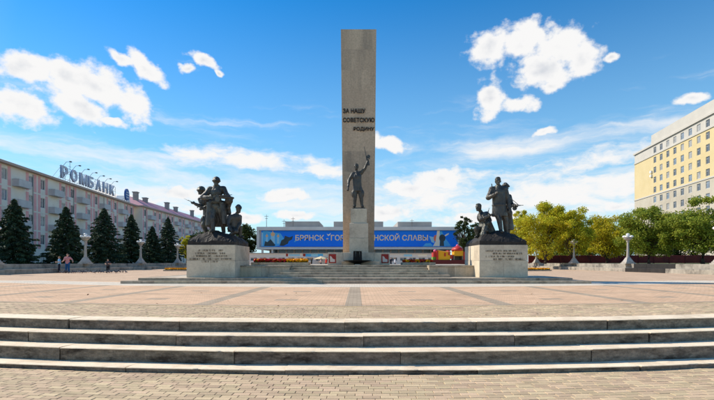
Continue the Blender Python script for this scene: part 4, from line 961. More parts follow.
# ------------------------------------------------------------------ buildings
m_glass = mat('window_glass', lin(70, 80, 92), lin(48, 56, 66), .6, .12, spec=.6)
m_glass2 = mat('curtained_glass', lin(176, 172, 164), lin(120, 120, 120), .9, .2, spec=.6)
m_glass3 = mat('painted_sky_glass', lin(120, 140, 160), lin(84, 98, 112), .9, .1, spec=.7)  # reflected sky painted into the pane colour
m_frame = mat('window_frame', lin(214, 212, 206), None, rough=.6)
def facade_mesh(L, z0, z1, ops, depth=.16):
    """front wall in local XZ facing -Y with recessed openings; ops: (x0,x1,za,zb)"""
    us = sorted({0.0, L, *[o[0] for o in ops], *[o[1] for o in ops]}); zs = sorted({z0, z1, *[o[2] for o in ops], *[o[3] for o in ops]})
    S = {(round(o[0], 4), round(o[2], 4)) for o in ops}; b = MB()
    for a, c in zip(us[:-1], us[1:]):
        for e, f in zip(zs[:-1], zs[1:]):
            mu, mz = (a + c) / 2, (e + f) / 2
            if (round(a, 4), round(e, 4)) in S and any(o[0] < mu < o[1] and o[2] < mz < o[3] for o in ops): continue
            b.quad((a, 0, e), (c, 0, e), (c, 0, f), (a, 0, f))
    for a, c, e, f in ops:
        b.quad((a, 0, e), (a, depth, e), (a, depth, f), (a, 0, f)); b.quad((c, depth, e), (c, 0, e), (c, 0, f), (c, depth, f))
        b.quad((a, 0, f), (a, depth, f), (c, depth, f), (c, 0, f)); b.quad((a, depth, e), (a, 0, e), (c, 0, e), (c, depth, e))
    return b
def window_meshes(w, h):
    t = .07; b = MB(); b.box(0, w, .10, .16, 0, t); b.box(0, w, .10, .16, h - t, h); b.box(0, t, .10, .16, t + .0005, h - t - .0005); b.box(w - t, w, .10, .16, t + .0005, h - t - .0005)
    b.box(w / 2 - .035, w / 2 + .035, .10, .16, t + .0005, h - t - .0005); b.box(t + .0005, w / 2 - .0355, .105, .155, h * .7, h * .7 + .05)
    ps_ = []
    for gm_ in (m_glass, m_glass, m_glass2, m_glass3):
        p = MB().quad((t * .5, .14, t * .5), (w - t * .5, .14, t * .5), (w - t * .5, .14, h - t * .5), (t * .5, .14, h - t * .5)).mesh('pane'); p.materials.append(gm_); ps_.append(p)
    return b.mesh('window'), ps_

def apartment(name, origin, rz, L, floors, bays, label, walls, roof_m, roof_h, panel_m, trim_m, balc_m, fh=3.0, depth=12.0, hip=True, bal_every=3):
    r = empty(name, origin, rz, label, 'building'); H = floors * fh; bw = L / bays; ops = []; ww, wh = 1.3, 1.6
    wm, pm = window_meshes(ww, wh); dm, dpm = window_meshes(1.3, 2.3)
    pan = MB().box(-.34, .34, -.03, .01, 0, 2.75).mesh('panel')
    bal = MB(); bal.box(-1.55, 1.55, -1.0, -.001, -.12, 0); bal.box(-1.55, 1.55, -1.0, -.93, .001, .95); bal.box(-1.55, -1.48, -.929, -.001, .001, .95); bal.box(1.48, 1.55, -.929, -.001, .001, .95); balm = bal.mesh('balcony')
    wins = []
    for f in range(floors):
        for i in range(bays):
            xc = (i + .5) * bw; isb = (i % bal_every == 1) and f > 0
            za, zb_ = f * fh + (.35 if isb else .85), f * fh + (2.45)
            ops.append((xc - ww / 2, xc + ww / 2, za, zb_)); wins.append((xc, za, isb, f, i))
    # rows of mixed sill heights: cut the wall floor by floor so every cell is clean
    for f in range(floors):
        facade_mesh(L, f * fh, (f + 1) * fh, [o for o in ops if f * fh <= o[2] < (f + 1) * fh]).build('wall', walls, r)
    b = MB(); b.quad((0, 0, 0), (0, depth, 0), (0, depth, H), (0, 0, H)); b.quad((L, depth, 0), (L, 0, 0), (L, 0, H), (L, depth, H)); b.quad((0, depth, 0), (0, depth, H), (L, depth, H), (L, depth, 0)); b.quad((0, .3, 0), (L, .3, 0), (L, .3, H), (0, .3, H)); b.build('wall', walls, r)
    for (xc, za, isb, f, i) in wins:
        w = link('window', dm if isb else wm, m_frame, r, (xc - ww / 2, 0, za if not isb else za - .0))
        if isb: w.scale = (1, 1, 2.1 / 2.3)
        link('pane', random.choice(dpm if isb else pm), None, w)
        if isb: link('balcony', balm, balc_m, r, (xc, 0, f * fh + .3))
        if f > 0 and i % bal_every != 1:
            for s in (-1, 1): link('panel', pan, panel_m, r, (xc + s * 1.02, 0, f * fh + .12))
    MB().box(-.5, L + .5, -.7, depth + .5, H + .001, H + .35).build('cornice', trim_m, r)
    b = MB(); z = H + .351; o = .6; hx = min(depth / 2 + o, L / 3) if hip else 0
    A, B, C_, D_ = (-o, -o, z), (L + o, -o, z), (L + o, depth + o, z), (-o, depth + o, z); E_, F_ = (-o + hx, depth / 2, z + roof_h), (L + o - hx, depth / 2, z + roof_h)
    b.poly([A, B, F_, E_]); b.poly([C_, D_, E_, F_]); b.poly([B, C_, F_]); b.poly([D_, A, E_]); b.poly([A, D_, C_, B]); b.build('roof', roof_m, r)
    return r, H
m_apw = mat('apartment_plaster', lin(248, 238, 220), lin(238, 226, 208), .5, .9, .1, 20, stain=lin(226, 212, 194))
m_app = mat('pink_panel', lin(246, 184, 178), lin(236, 168, 164), .8, .85)
m_apt = mat('apartment_trim', lin(196, 170, 152), None, rough=.8)
m_bal = mat('balcony_grey', lin(216, 210, 204), lin(196, 190, 186), 1.2, .8)
m_roofa = mat('brown_roof', lin(112, 84, 76), lin(92, 70, 64), .6, .8)
m_roofb = mat('mauve_tin_roof', lin(176, 128, 138), lin(156, 112, 122), .5, .6)
sl = -.115; fx_ = lambda d: -52 + sl * (d - 78); ra = R(90) + math.atan(-sl)
d0 = 44.0; LA = (113 - d0) * math.sqrt(1 + sl * sl)
apA, HA = apartment('apartment_building', (fx_(d0), d0, 0), ra, LA, 5, 22, 'cream and pink apartment block with bank letters on its roof', m_apw, m_roofa, .9, m_app, m_apt, m_bal)
apB, HB = apartment('apartment_building', (-54.6, 114.5, 0), R(90) + .03, 65, 5, 21, 'cream and pink apartment block with mauve roof and chimneys', m_apw, m_roofb, 3.2, m_app, m_apt, m_bal)
m_pipe = mat('drainpipe_metal', lin(170, 166, 160), None, rough=.5, metal=.3)
for ap, Ln in ((apA, LA), (apB, 65)):
    u = 2.0
    while u < Ln:
        MB().tube([(u, -.08, .2), (u, -.08, 14.8)], .06, 5).build('drainpipe', m_pipe, ap); u += 12.6
    for i in range(9): MB().box(-.4, .4, -.36, -.01, 0, .55).build('air_conditioner', m_white, ap, (random.uniform(3, Ln - 3), 0, random.choice((3, 6, 9, 12)) + .2))
m_chim = mat('chimney_plaster', lin(176, 168, 158), lin(150, 142, 134), 1, .9)
for u, v, hh in ((4, 3.5, 3.4), (12, 4.5, 3.0), (25, 3.5, 3.4), (33, 3.8, 3.0), (48, 3.5, 3.6)):
    b = MB(); b.box(u - .6, u + .6, v - .5, v + .5, HB + .8, HB + .8 + hh); b.box(u - .75, u + .75, v - .65, v + .65, HB + .801 + hh, HB + 1.05 + hh); b.build('chimney', m_chim, apB)
# white gable at the joint between the blocks
b = MB(); b.poly([(LA - 2.0, 1.0, HA + .36), (LA + .4, 1.0, HA + .36), (LA - .2, 1.0, HA + 2.6)]); b.poly([(LA + .4, 1.0, HA + .36), (LA + .4, 4, HA + .36), (LA - .2, 4, HA + 2.6), (LA - .2, 1.0, HA + 2.6)]); b.poly([(LA - 2, 4, HA + .36), (LA - 2.0, 1.0, HA + .36), (LA - .2, 1.0, HA + 2.6), (LA - .2, 4, HA + 2.6)]); b.build('roof_gable', m_white, apA)

# ---- bank letters on the roof edge
m_sign = mat('sign_face', lin(206, 212, 222), lin(188, 196, 210), 1.5, .5)
m_signb = mat('sign_blue', lin(38, 92, 160), None, rough=.5)
sg = empty('roof_sign', (fx_(d0), d0, HA + .36), ra, 'rooftop bank sign of big white letters on a steel frame', 'sign')
uof = lambda d: (d - d0) * math.sqrt(1 + sl * sl)
ua, ub = uof(78.6), uof(101.5); pit = (ub - ua) / 7
for i, ch in enumerate('РОМБАНК'):
    w = pit * (.66 if ch != 'М' else .8)
    me = text_mesh(ch, w, 2.15, .16, .03); o = link('letter', me, m_sign, sg, (ua + i * pit, -.35, .45)); 
    me2 = text_mesh(ch, w + .12, 2.25, .06, .03); link('letter_edge', me2, m_signb, o, (-.06, .07, -.05))
b = MB()
for i in range(15):
    u = ua + (ub - ua) * i / 14; b.tube([(u, -.2, 0), (u, -.2, 2.5)], .03, 4); b.tube([(u, -.2, 2.2), (u, 1.4, 0.05)], .025, 4)
for z in (.42, 1.5, 2.5): b.tube([(ua - .2, -.2, z), (ub, -.2, z)], .03, 4)
b.build('frame', m_iron, sg)
for i in range(7):
    u = ua + pit * (i + .2); a = MB(); a.tube([(u, -.2, 2.4), (u, -.9, 3.3), (u, -1.5, 3.35)], .035, 5).box(u - .18, u + .18, -1.75, -1.45, 3.25, 3.42); a.build('floodlight', m_iron, sg)
MB().tube([(uof(83.5), .6, 0), (uof(83.5), .6, 4.1)], [.06, .03], 5).tube([(uof(83.5) - .5, .6, 3.3), (uof(83.5) + .5, .6, 3.3)], .03, 4).build('antenna', m_iron, sg)
em = empty('roof_emblem', (fx_(107.6), 107.6, HA + .36), ra, 'rounded blue rooftop emblem beside the bank letters', 'sign')
MB().lathe([(1.25, 0), (1.25, .3)], 20, Matrix.Translation((0, -.2, 1.75)) @ Matrix.Rotation(R(90), 4, 'X'), 1.0, 1.12).build('disc', m_signb, em)
for z, w in ((1.05, 1.5), (1.65, 1.9), (2.25, 1.6)): MB().box(-w / 2, w / 2, -.56, -.505, z - .12, z + .12).build('stripe', m_sign, em)
b = MB()
for s in (-.6, .6): b.tube([(s, -.1, 0), (s, -.1, 1.2)], .05, 4); b.tube([(s, -.1, 1.0), (s, 1.0, .02)], .04, 4)
b.build('frame', m_iron, em)

# ---- yellow tower on the right
m_tw_y = mat('tower_yellow', lin(212, 192, 146), lin(205, 184, 136), .3, .9)
m_tw_b = mat('tower_beige', lin(194, 184, 164), lin(184, 174, 154), .3, .9, stain=lin(176, 164, 144))
m_tw_w = mat('tower_white', lin(198, 191, 178), lin(188, 181, 169), .4, .9)
DT, XT, tsl = 142.0, XP(634.6, 142.0), .169
rt = R(-90) - math.atan(tsl)
tw = empty('apartment_tower', (XT, DT, 0), rt, 'tall cream and yellow apartment tower beyond the trees', 'building')
LT = 58.0; zc1, zc2, zc3 = ZP(194, DT), ZP(166, DT), ZP(155.5, DT); fh = 2.85; ww, wh = 1.5, 1.7
wm, pm = window_meshes(ww, wh); ops = []
bx = [12.4 + i * 3.6 for i in range(13)]
for f in range(12):
    for x in bx: ops.append((x, x + ww, f * fh + .95, f * fh + .95 + wh))
def clip_ops(a, c): return [o for o in ops if a <= o[2] and o[3] <= c]
nb_ = int(zc1 // fh) * fh + .4; ny_ = 11 * fh + .4
facade_mesh(LT, 0, nb_, clip_ops(0, nb_)).build('lower_wall', m_tw_b, tw); facade_mesh(LT, nb_, ny_, clip_ops(nb_, ny_)).build('upper_wall', m_tw_y, tw); facade_mesh(LT, ny_, zc3, clip_ops(ny_, zc3)).build('attic_wall', m_tw_w, tw)
b = MB()
for za, zb_ in ((0, zc3),): b.quad((0, 0, za), (0, 0, zb_), (0, 16, zb_), (0, 16, za)); b.quad((LT, 0, za), (LT, 16, za), (LT, 16, zb_), (LT, 0, zb_)); b.quad((0, 16, za), (0, 16, zb_), (LT, 16, zb_), (LT, 16, za)); b.quad((0, .4, za), (LT, .4, za), (LT, .4, zb_), (0, .4, zb_))
b.build('side_wall', m_tw_b, tw)
MB().box(-.3, LT + .3, -.35, 16.3, zc3 + .001, zc3 + .5).build('parapet', m_tw_w, tw); MB().box(11.2, LT - 2, -.1, 12, zc3 + .501, zc3 + 3.2).build('penthouse', m_tw_w, tw)
MB().box(-.12, LT, -.15, -.001, nb_ - .15, nb_ + .2).build('band', m_tw_w, tw); MB().box(-.12, LT, -.18, -.001, ny_ - .1, ny_ + .3).build('band', m_tw_w, tw)
for o in clip_ops(0, nb_) + clip_ops(nb_, ny_) + clip_ops(ny_, zc3):
    w = link('window', wm, m_frame, tw, (o[0], 0, o[2])); link('pane', random.choice(pm), None, w)
for (x, z) in ((10.9, 8 * fh + 2.9), (10.9, 9 * fh + 1.2)): MB().box(x, x + .9, -.45, -.01, z, z + .65).build('air_conditioner', m_white, tw)

# ---- hall with the blue banner
m_hall = mat('hall_white', lin(232, 226, 216), lin(218, 212, 202), .4, .85)
m_halld = mat('hall_grey', lin(178, 172, 164), lin(158, 152, 146), .5, .85)
m_ban = mat('banner_blue', lin(8, 132, 250), lin(4, 124, 244), .15, .55)
m_bl = mat('banner_letters', lin(255, 222, 178), None, rough=.55)
m_bsky = mat('banner_light_blue', lin(70, 176, 236), lin(100, 192, 240), .5, .55)
m_bteal = mat('banner_pale', lin(160, 212, 232), None, rough=.55)
m_bcream = mat('banner_cream', lin(248, 236, 210), None, rough=.55)
m_bdark = mat('banner_dark', lin(52, 64, 74), lin(70, 86, 84), 1.2, .55)
m_bpink = mat('banner_rose', lin(236, 130, 104), None, rough=.55)
m_btan = mat('banner_tan', lin(240, 190, 140), None, rough=.55)
DH = 100.0
hx0, hx1 = XP(256.6, DH), XP(460.6, DH); zt1, zb1 = ZP(226.8, DH), ZP(249.4, DH)
hall = empty('concert_hall', (0, DH, 0), 0, 'long white hall behind the monument, its upper storey boxed over a glazed ground floor', 'building')
b = MB(); b.box(hx0, hx1, 0, .9, zt1 - .75, zt1); b.box(hx0, hx1, 0, .9, zb1, zb1 + .5); b.box(hx0, hx0 + .55, 0, .9, zb1 + .501, zt1 - .751); b.box(hx1 - .55, hx1, 0, .9, zb1 + .501, zt1 - .751); b.build('surround', m_hall, hall)
MB().box(hx0 + .02, hx1 - .02, .901, 30, zb1 + .02, zt1 - .02).build('upper_storey', m_hall, hall)
for pa, pb, pt in ((283, 318, 221.4), (333, 384, 221.6), (399, 434, 221.8)):
    MB().box(XP(pa, DH), XP(pb, DH), 3, 16, zt1 - .01, ZP(pt, DH + 3)).build('roof_house', m_halld, hall)
ng = 22; gx0, gx1 = hx0 + 2.5, hx1 - 2.5
for i in range(ng + 1):
    x = gx0 + (gx1 - gx0) * i / ng
    MB().box(x - .16, x + .16, 2.6, 3.0, 0, zb1 - .001).build('pier', m_halld, hall)
    if i < ng:
        w = (gx1 - gx0) / ng; f = MB(); f.box(x + .161, x + w - .161, 2.75, 2.85, 2.45, 2.6); f.box(x + .161, x + w - .161, 2.75, 2.85, 0, .5); ob_ = f.build('window', m_frame, hall)
        MB().quad((x + .17, 2.83, .5), (x + w - .17, 2.83, .5), (x + w - .17, 2.83, zb1 - .02), (x + .17, 2.83, zb1 - .02)).build('pane', m_glass, ob_)
MB().box(gx0, gx1, 3.01, 28, 0, zb1 + .01).build('ground_floor', m_halld, hall)
for px in (262, 272): MB().box(XP(px, DH) - .2, XP(px, DH) + .2, .3, .7, 0, zb1 - .001).build('column', m_hall, hall)
for px, pt in ((266.5, 214.5), (284.0, 219.5), (293, 217), (412, 219)):
    a = MB(); x = XP(px, DH + 2); zt = ZP(pt, DH + 2); a.tube([(x, 2, zt1 - .02), (x, 2, zt)], [.07, .04], 5)
    a.tube([(x - .45, 2, zt - .4), (x + .45, 2, zt - .4)], .04, 4); a.tube([(x - .3, 2, zt - .9), (x + .3, 2, zt - .9)], .04, 4); a.build('antenna', m_iron, hall)
bn = empty('banner', (0, DH, 0), 0, 'wide blue banner with orange Cyrillic lettering on the hall', 'banner')
bx0, bx1, bz0, bz1 = XP(260.6, DH), XP(458.6, DH), ZP(246.6, DH), ZP(230.4, DH)
MB().box(bx0, bx1, .60, .88, bz0, bz1).build('cloth', m_ban, bn)
tx0, tx1 = XP(295, DH), XP(428.4, DH)
link('lettering', text_mesh('БРЯНСК - ГОРОД ВОИНСКОЙ СЛАВЫ', tx1 - tx0, (243.0 - 234.6) * DH / FPX, .02, .02), m_bl, bn, (tx0, .595, ZP(241.6, DH)))
def bpoly(pts, m, y, name='print'): MB().poly([(XP(x, DH), y, ZP(z, DH)) for x, z in pts][::-1]).build(name, m, bn)
def bdisc(px, py, rx_, ry_, m, y, n=14): bpoly([(px + rx_ * math.cos(2 * math.pi * i / n), py + ry_ * math.sin(2 * math.pi * i / n)) for i in range(n)], m, y)
bpoly([(262, 231), (266, 230.8), (271, 231.8), (280, 233.2), (284, 239), (283, 244), (276, 246.3), (262, 246.4)], m_bsky, .594)
bpoly([(258.5 + 2.4, 232), (262.5, 233), (262, 246.4), (260.9, 246.4)], m_bteal, .590)
for px, py, rr in ((266.3, 235.8, 1.3), (272.3, 234.2, 2.2), (277.7, 236, 1.3)):
    bdisc(px, py, rr, rr * .9, m_btan, .588); bpoly([(px - .3, py - rr * 1.6), (px + .3, py - rr * 1.6), (px + .5, py), (px - .5, py)], m_btan, .586)
    bpoly([(px - rr * .8, py + .8), (px + rr * .8, py + .8), (px + rr, 243.5), (px - rr, 243.5)], m_bteal, .592)
bpoly([(263.5, 246), (264.5, 241), (267, 242), (270, 239), (272.5, 242), (275, 245), (274, 246)], m_bdark, .584)
bpoly([(279, 245.6), (281, 240.2), (283.5, 239), (284.5, 235.5), (287, 236.5), (289, 237.2), (292.6, 235.8), (291.6, 239.4), (288.4, 241), (287.4, 243.6), (283, 245.8)], m_bdark, .586)
bpoly([(293.5, 241.2), (295, 240.2), (296, 241), (294.4, 242.2)], m_bsky, .59)
bpoly([(423, 246.4), (426, 243.2), (431, 243), (434, 246.4)], m_bsky, .592); bpoly([(439.5, 231.6), (442.4, 231), (445, 237), (452, 246.3), (437, 246.3)], m_bsky, .592)
bpoly([(429.5, 236), (434, 237), (435, 243), (432, 242), (431, 239.5)], m_bteal, .590); bdisc(436.2, 238.2, 2.2, 3.4, m_bpink, .588); bpoly([(437.6, 229 + 1.6), (440.2, 230.6), (440, 246.2), (433.4, 246.2), (436, 241.5)], m_bcream, .586)
bdisc(442.8, 238, 3.2, 3.8, m_bdark, .584); bpoly([(440.6, 241), (444.2, 241), (444.6, 246), (440.2, 246)], m_bdark, .582); bpoly([(445, 235.4), (447, 233.8), (449.6, 232.8), (448.8, 234.6), (446, 236.2)], m_bcream, .584)
bpoly([(326.6, 233.6), (328.4, 234.4), (330.6, 232.8), (330, 234.8), (328, 236)], m_bcream, .590)
# ---- low pavilion in front of the hall
pv = empty('pavilion', (0, 84, 0), 0, 'low white street pavilion with a strip of windows below the banner', 'building')
px0, px1 = XP(249, 84), XP(436, 84); H_ = ZP(253.6, 84); opsv = []
nw = 20; w_ = (px1 - px0) / nw
for i in range(nw): opsv.append((i * w_ + .25, (i + 1) * w_ - .25, 1.2, 1.86))
o_ = facade_mesh(px1 - px0, 0, H_, opsv).build('wall', m_hall, pv, (px0, 0, 0))
MB().box(px0, px1, .2, 5, 0, H_ - .01).build('shell', m_halld, pv); MB().box(px0 - .2, px1 + .2, -.25, 5.2, H_ + .001, H_ + .12).build('roof', m_halld, pv)
wm, pm = window_meshes(w_ - .5, .66)
for o in opsv:
    q = link('window', wm, m_frame, pv, (px0 + o[0], 0, o[2])); link('pane', pm[0], None, q)
for pa, pb, m, z0_, z1_ in ((286, 288, m_red, .2, .95), (289, 300, m_bteal, .25, .85), (303, 305.4, m_red, .2, .95), (305.6, 323, m_bsky, .1, .95), (311, 318, m_bteal, .3, .8), (404, 412, m_bteal, .15, .8), (418, 427, m_bcream, .15, .8)):
    zz = 1.92; y_ = -.03 if (pa, pb) != (311, 318) else -.06
    MB().box(XP(pa, 84), XP(pb, 84), y_, y_ + .028, zz + (H_ - zz) * z0_, zz + (H_ - zz) * z1_).build('shop_sign', m, pv)

# ------------------------------------------------------------------ children's ride behind the right flank wall
m_ry = mat('ride_yellow', lin(232, 172, 22), None, rough=.45); m_rr = mat('ride_red', lin(186, 52, 40), None, rough=.45); m_rd = mat('ride_dark_red', lin(96, 28, 26), None, rough=.5); m_rp = mat('ride_pink', lin(222, 110, 140), None, rough=.5); m_rc = mat('ride_cream', lin(226, 204, 160), None, rough=.6)
DR = 43.0; kr = DR / FPX
ride = empty('amusement_ride', (XP(449, DR), DR, 0), 0, 'red and yellow children\'s ride with a red-roofed turret cabin', 'ride')
rx_ = lambda px: (px - 449) * kr
rz_ = lambda py: ZP(py, DR)
MB().box(rx_(432), rx_(466), -.7, .7, .35, rz_(260)).build('chassis', m_rd, ride); MB().box(rx_(423), rx_(432) - .001, -.6, .6, .35, rz_(262)).build('boarding_step', m_rr, ride)
for px in (437, 447, 459):
    for s in (-.75, .75): MB().lathe([(.32, -.08), (.32, .08)], 14, Matrix.Translation((rx_(px), s, .32)) @ Matrix.Rotation(R(90), 4, 'X')).build('wheel', m_black, ride)
car = MB().box(rx_(437.2), rx_(449), -.6, .6, rz_(260) + .001, rz_(253)).build('carriage', m_ry, ride)
b = MB(); b.v += [(rx_(436.8), -.62, rz_(253) + .001), (rx_(449.2), -.62, rz_(253) + .001), (rx_(449.2), -.62, rz_(252.4)), (rx_(436.8), -.62, rz_(250.6)), (rx_(436.8), .62, rz_(253) + .001), (rx_(449.2), .62, rz_(253) + .001), (rx_(449.2), .62, rz_(252.4)), (rx_(436.8), .62, rz_(250.6))]
b.f += [(0, 1, 2, 3), (5, 4, 7, 6), (3, 2, 6, 7), (1, 5, 6, 2), (4, 0, 3, 7), (0, 4, 5, 1)]; b.build('carriage_top', m_ry, ride)
b = MB(); b.poly([(rx_(436.4), -.72, rz_(250.2)), (rx_(450), -.72, rz_(252.2)), (rx_(450), .72, rz_(252.2)), (rx_(436.4), .72, rz_(250.2))]).poly([(rx_(436.4), .72, rz_(250.5)), (rx_(450), .72, rz_(252.5)), (rx_(450), -.72, rz_(252.5)), (rx_(436.4), -.72, rz_(250.5))]); b.quad((rx_(436.4), -.72, rz_(250.5)), (rx_(450), -.72, rz_(252.5)), (rx_(450), -.72, rz_(252.2)), (rx_(436.4), -.72, rz_(250.2))); b.build('roof_sheet', m_rc, ride)
for pa, pb, pt, pbm in ((435.3, 437.1, 251, 260.5), (443.0, 444.4, 253, 256.4), (447.0, 448.6, 250.6, 255.4), (449.1, 451.0, 255, 259), (462.0, 464.6, 252, 261)):
    MB().box(rx_(pa), rx_(pb), -.66, .66, rz_(pbm), rz_(pt)).build('pillar', m_rr, ride)
MB().ell((rx_(434.8), -.2, rz_(251)), (.18, .18, .14)).build('finial', m_rp, ride, smooth=True); MB().box(rx_(432.5), rx_(435.2), -.5, .5, rz_(257), rz_(252.5)).build('nose', m_rr, ride); MB().box(rx_(432.2), rx_(435.2), -.45, .45, rz_(260.1), rz_(257.05)).build('green_panel', mat('ride_green', lin(110, 160, 50), None, rough=.5), ride)
cab = MB().box(rx_(453), rx_(461.9), -.55, .55, rz_(256), rz_(251)).build('turret', m_ry, ride)
b = MB(); b.box(rx_(452.4), rx_(453.3), -.55, .55, rz_(260) + .001, rz_(256) - .001); b.box(rx_(461), rx_(461.9), -.55, .55, rz_(260) + .001, rz_(256) - .001); b.box(rx_(453.4), rx_(460.9), .3, .5, rz_(260) + .001, rz_(256) - .001); b.build('cabin', mat('ride_grey', lin(150, 140, 120), None, rough=.6), ride)
b = MB(); b.loft([(rx_(457.2), 0, rz_(251) + .001, .52, .72), (rx_(457.2), 0, rz_(249.4), .54, .74), (rx_(457.4), 0, rz_(247.6), .42, .56), (rx_(457.6), 0, rz_(246.4), .2, .26), (rx_(457.6), 0, rz_(245.9), .06, .08)], 18); b.build('turret_roof', m_rr, ride, smooth=True)
MB().ell((rx_(457.6), 0, rz_(245.7)), (.16, .16, .12)).build('finial', m_rp, ride, smooth=True)
for i in range(3): MB().ell((rx_(464.8), -.3, rz_(253.6 + i * 2.6)), (.16, .16, .16)).build('bulb', m_rr if i % 2 == 0 else m_ry, ride, smooth=True)

# ------------------------------------------------------------------ people
SKIN = mat('skin', lin(206, 158, 132), None, rough=.6)
def person(x, d, z, s, rz, shirt, trousers, hair, label, sleeves='short', pose='stand', group=None, shoes=lin(60, 52, 48)):
    r = empty('person', (x, d, z), rz, label, 'person', group)
    J = dict(pelvis=(0, 0, .95), neck=(0, .0, 1.47), head=(0, -.015, 1.63), shR=(-.18, 0, 1.40), shL=(.18, 0, 1.40), elR=(-.25, .02, 1.12), wrR=(-.27, -.06, .88), elL=(.25, .02, 1.12), wrL=(.27, -.06, .88),
             hipR=(-.09, 0, .92), hipL=(.09, 0, .92), knR=(-.11, -.02, .50), anR=(-.12, .02, .085), toR=(-.15, -.14, .04), knL=(.11, -.04, .50), anL=(.13, .0, .085), toL=(.16, -.16, .04))
    if pose == 'elbows': J.update(elR=(-.34, .04, 1.16), wrR=(-.16, -.22, 1.12), elL=(.34, .04, 1.16), wrL=(.20, -.24, 1.16))
    if pose == 'reach': J.update(elR=(-.26, -.1, 1.15), wrR=(-.28, -.32, 1.06), elL=(.38, .02, 1.20), wrL=(.46, -.14, 1.06), knL=(.12, -.10, .50), anL=(.15, -.12, .085), toL=(.18, -.28, .04))
    J = {k: V(v) * s for k, v in J.items()}; f = (0, -1, 0)
    b = MB(); human(b, J, s, f, None, .95); link('body', remesh(b, .011, 1, .4), SKIN, r)
    g = {k: V(v) for k, v in J.items()}
    b = MB(); human(b, J, s, f, None, 1.10, limbs=False, do_head=False)
    b.loft([(0, 0, .84 * s, .185 * s, .14 * s), (0, 0, 1.1 * s, .175 * s, .135 * s)], 14)
    for k in 'RL':
        e = g['sh' + k].lerp(g['el' + k], .75 if sleeves == 'short' else 1.0); b.cap(g['sh' + k], .085 * s, e, .075 * s)
        if sleeves == 'long': b.cap(g['el' + k], .07 * s, g['wr' + k], .058 * s)
    link('shirt', remesh(b, .016, 2, .5), shirt, r)
    b = MB(); b.ell(g['pelvis'] - V((0, 0, .03 * s)), (.172 * s, .13 * s, .13 * s))
    for k in 'RL': b.cap(g['hip' + k], .115 * s, g['kn' + k], .085 * s); b.cap(g['kn' + k], .085 * s, g['an' + k] + V((0, 0, .03 * s)), .07 * s)
    link('trousers', remesh(b, .016, 2, .5), trousers, r)
    for k in 'RL':
        b = MB(); b.cap(g['an' + k] - V((0, 0, .03 * s)), .056 * s, g['to' + k], .046 * s); b.ell(g['an' + k] + V((0, .04 * s, -.04 * s)), (.05 * s, .055 * s, .045 * s)); link('shoe', remesh(b, .014, 1, .5), mat('shoe_leather', shoes, None, rough=.6), r)
    b = MB(); c = g['head']; b.ell(c + V((0, .02, .055)) * s, (.088 * s, .104 * s, .088 * s)); b.ell(c + V((0, .065, -.01)) * s, (.074 * s, .05 * s, .08 * s)); link('hair', remesh(b, .012, 1, .5), hair, r)
    return r
cloth = lambda n, c: mat(n, c, None, rough=.9, bump=.2, bscale=30)
h_br = mat('brown_hair', lin(70, 48, 34), None, rough=.7); h_bl = mat('fair_hair', lin(150, 116, 76), None, rough=.7)
person(XP(67.6, 41), 41, .0, 1.0 * 1.0, R(15), cloth('pink_shirt', lin(206, 140, 138)), cloth('blue_jeans', lin(36, 86, 130)), h_br, 'man in a pink shirt and blue jeans among the pigeons', pose='reach')
person(XP(59.4, 41.4), 41.4, 0, .86, R(-60), cloth('light_blue_shirt', lin(130, 186, 220)), cloth('dark_trousers', lin(40, 44, 56)), h_bl, 'child in a light blue shirt beside the man in pink', pose='elbows')
person(XP(108, 41.2), 41.2, 0, .72, R(10), cloth('dark_grey_top', lin(64, 62, 66)), cloth('black_trousers', lin(24, 24, 28)), h_br, 'small child in black trousers standing alone by the pigeons', pose='elbows')
pp = [(311.5, 79, .98, lin(60, 56, 40), 'dark olive jacket'), (321, 80, .95, lin(214, 180, 170), 'pale pink top'), (326.2, 78, .97, lin(210, 60, 44), 'bright red top'), (390.8, 77, 1.0, lin(40, 44, 58), 'navy jacket'), (395.0, 78, .98, lin(226, 226, 230), 'white shirt')]
for i, (px, d, s, c, nm) in enumerate(pp):
    person(XP(px, d), d, 0, s, random.uniform(-2, 2), cloth('cloth_%s' % nm.replace(' ', '_'), c), cloth('dark_trousers', lin(40, 44, 56)), h_br if i % 2 else h_bl, 'distant person in a %s beyond the monument stairs' % nm, sleeves='long', pose=('stand', 'elbows')[i % 2])
ps = empty('parasol', (XP(321, 82), 82.5, 0), 0, 'cream parasol open in front of the pavilion', 'parasol')
MB().tube([(0, 0, 0), (0, 0, 2.2)], .03, 6).build('pole', m_iron, ps); MB().lathe([(1.35, 1.5), (1.36, 1.56), (.7, 1.82), (.08, 2.06)], 8).build('canopy', m_rc, ps); MB().box(-.3, .3, -.3, .3, 0.001, .1).build('base', m_step, ps)

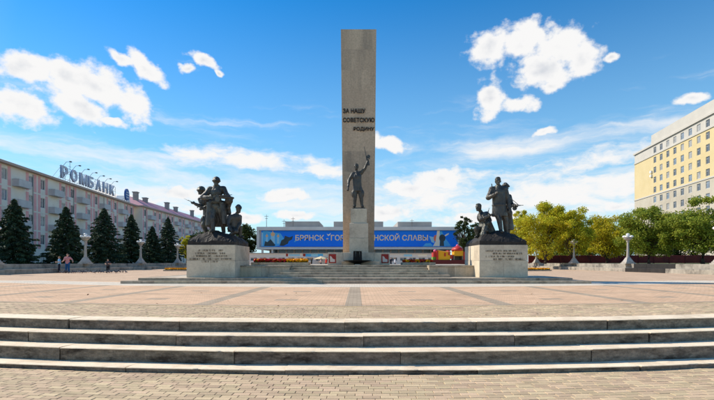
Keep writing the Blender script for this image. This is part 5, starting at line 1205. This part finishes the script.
# ------------------------------------------------------------------ pigeons
m_pig = mat('pigeon_grey', lin(92, 94, 102), lin(62, 62, 70), 14, .7); m_pigh = mat('pigeon_dark', lin(56, 58, 66), None, rough=.6)
def pigeon_proto():
    r = empty('pigeon')
    b = MB(); b.ell((0, 0, .13), (.055, .11, .06), (R(-12), 0, 0)); b.ell((0, -.10, .19), (.032, .034, .05), (R(15), 0, 0)); b.ell((0, -.115, .235), (.026, .032, .027)); b.cap((0, -.14, .232), .009, (0, -.165, .226), .003, 6)
    b.cap((0, .09, .12), .03, (0, .2, .09), .018); b.ell((.05, .01, .135), (.015, .10, .04), (R(-8), 0, 0)); b.ell((-.05, .01, .135), (.015, .10, .04), (R(-8), 0, 0))
    link('body', remesh(b, .009, 2, .5), m_pig, r)
    for s in (-1, 1): MB().tube([(s * .025, 0, .085), (s * .027, -.005, .008), (s * .027, -.04, .004)], .006, 5).build('leg', mat('pigeon_leg', lin(160, 80, 70), None), r)
    return r
pg = pigeon_proto(); g = np.random.default_rng(21); first = True
pxs = list(np.linspace(60, 92, 15)) + list(np.linspace(93, 126, 13))
for px in pxs:
    o = pg if first else copy_tree(pg); first = False
    d = g.uniform(38.6, 40.6); o.location = (XP(px + g.uniform(-1, 1), d), d, 0.001); o.rotation_euler = (0, 0, g.uniform(0, 6.28)); k_ = g.uniform(.95, 1.25); o.scale = (k_, k_, k_)
    tag(o, 'grey pigeon in the flock feeding on the paving near the terrace', 'pigeon', 'pigeons feeding on the square')

# ------------------------------------------------------------------ a few fallen leaves on the paving
g = np.random.default_rng(5); n = 90
X = g.uniform(-9, 9, n); Y = g.uniform(7.9, 19.5, n); Y = np.where(np.abs(X) > Y * .8, Y + 3, Y)
C = np.stack([X, Y + np.minimum(X * X / 68, 4.0), np.full(n, .012)], 1); U = unit(np.stack([g.normal(size=n), g.normal(size=n), g.normal(size=n) * .15], 1)); W = unit(np.cross(U, np.array([[0, 0, 1.0]])))
tag(link('fallen_leaves', cards(C, U * .035, W * .022), mat('dry_leaf', lin(130, 92, 48), lin(92, 64, 40), 3, .8, island=.3)), 'few small dry leaves scattered over the paving', 'leaves', kind='stuff')
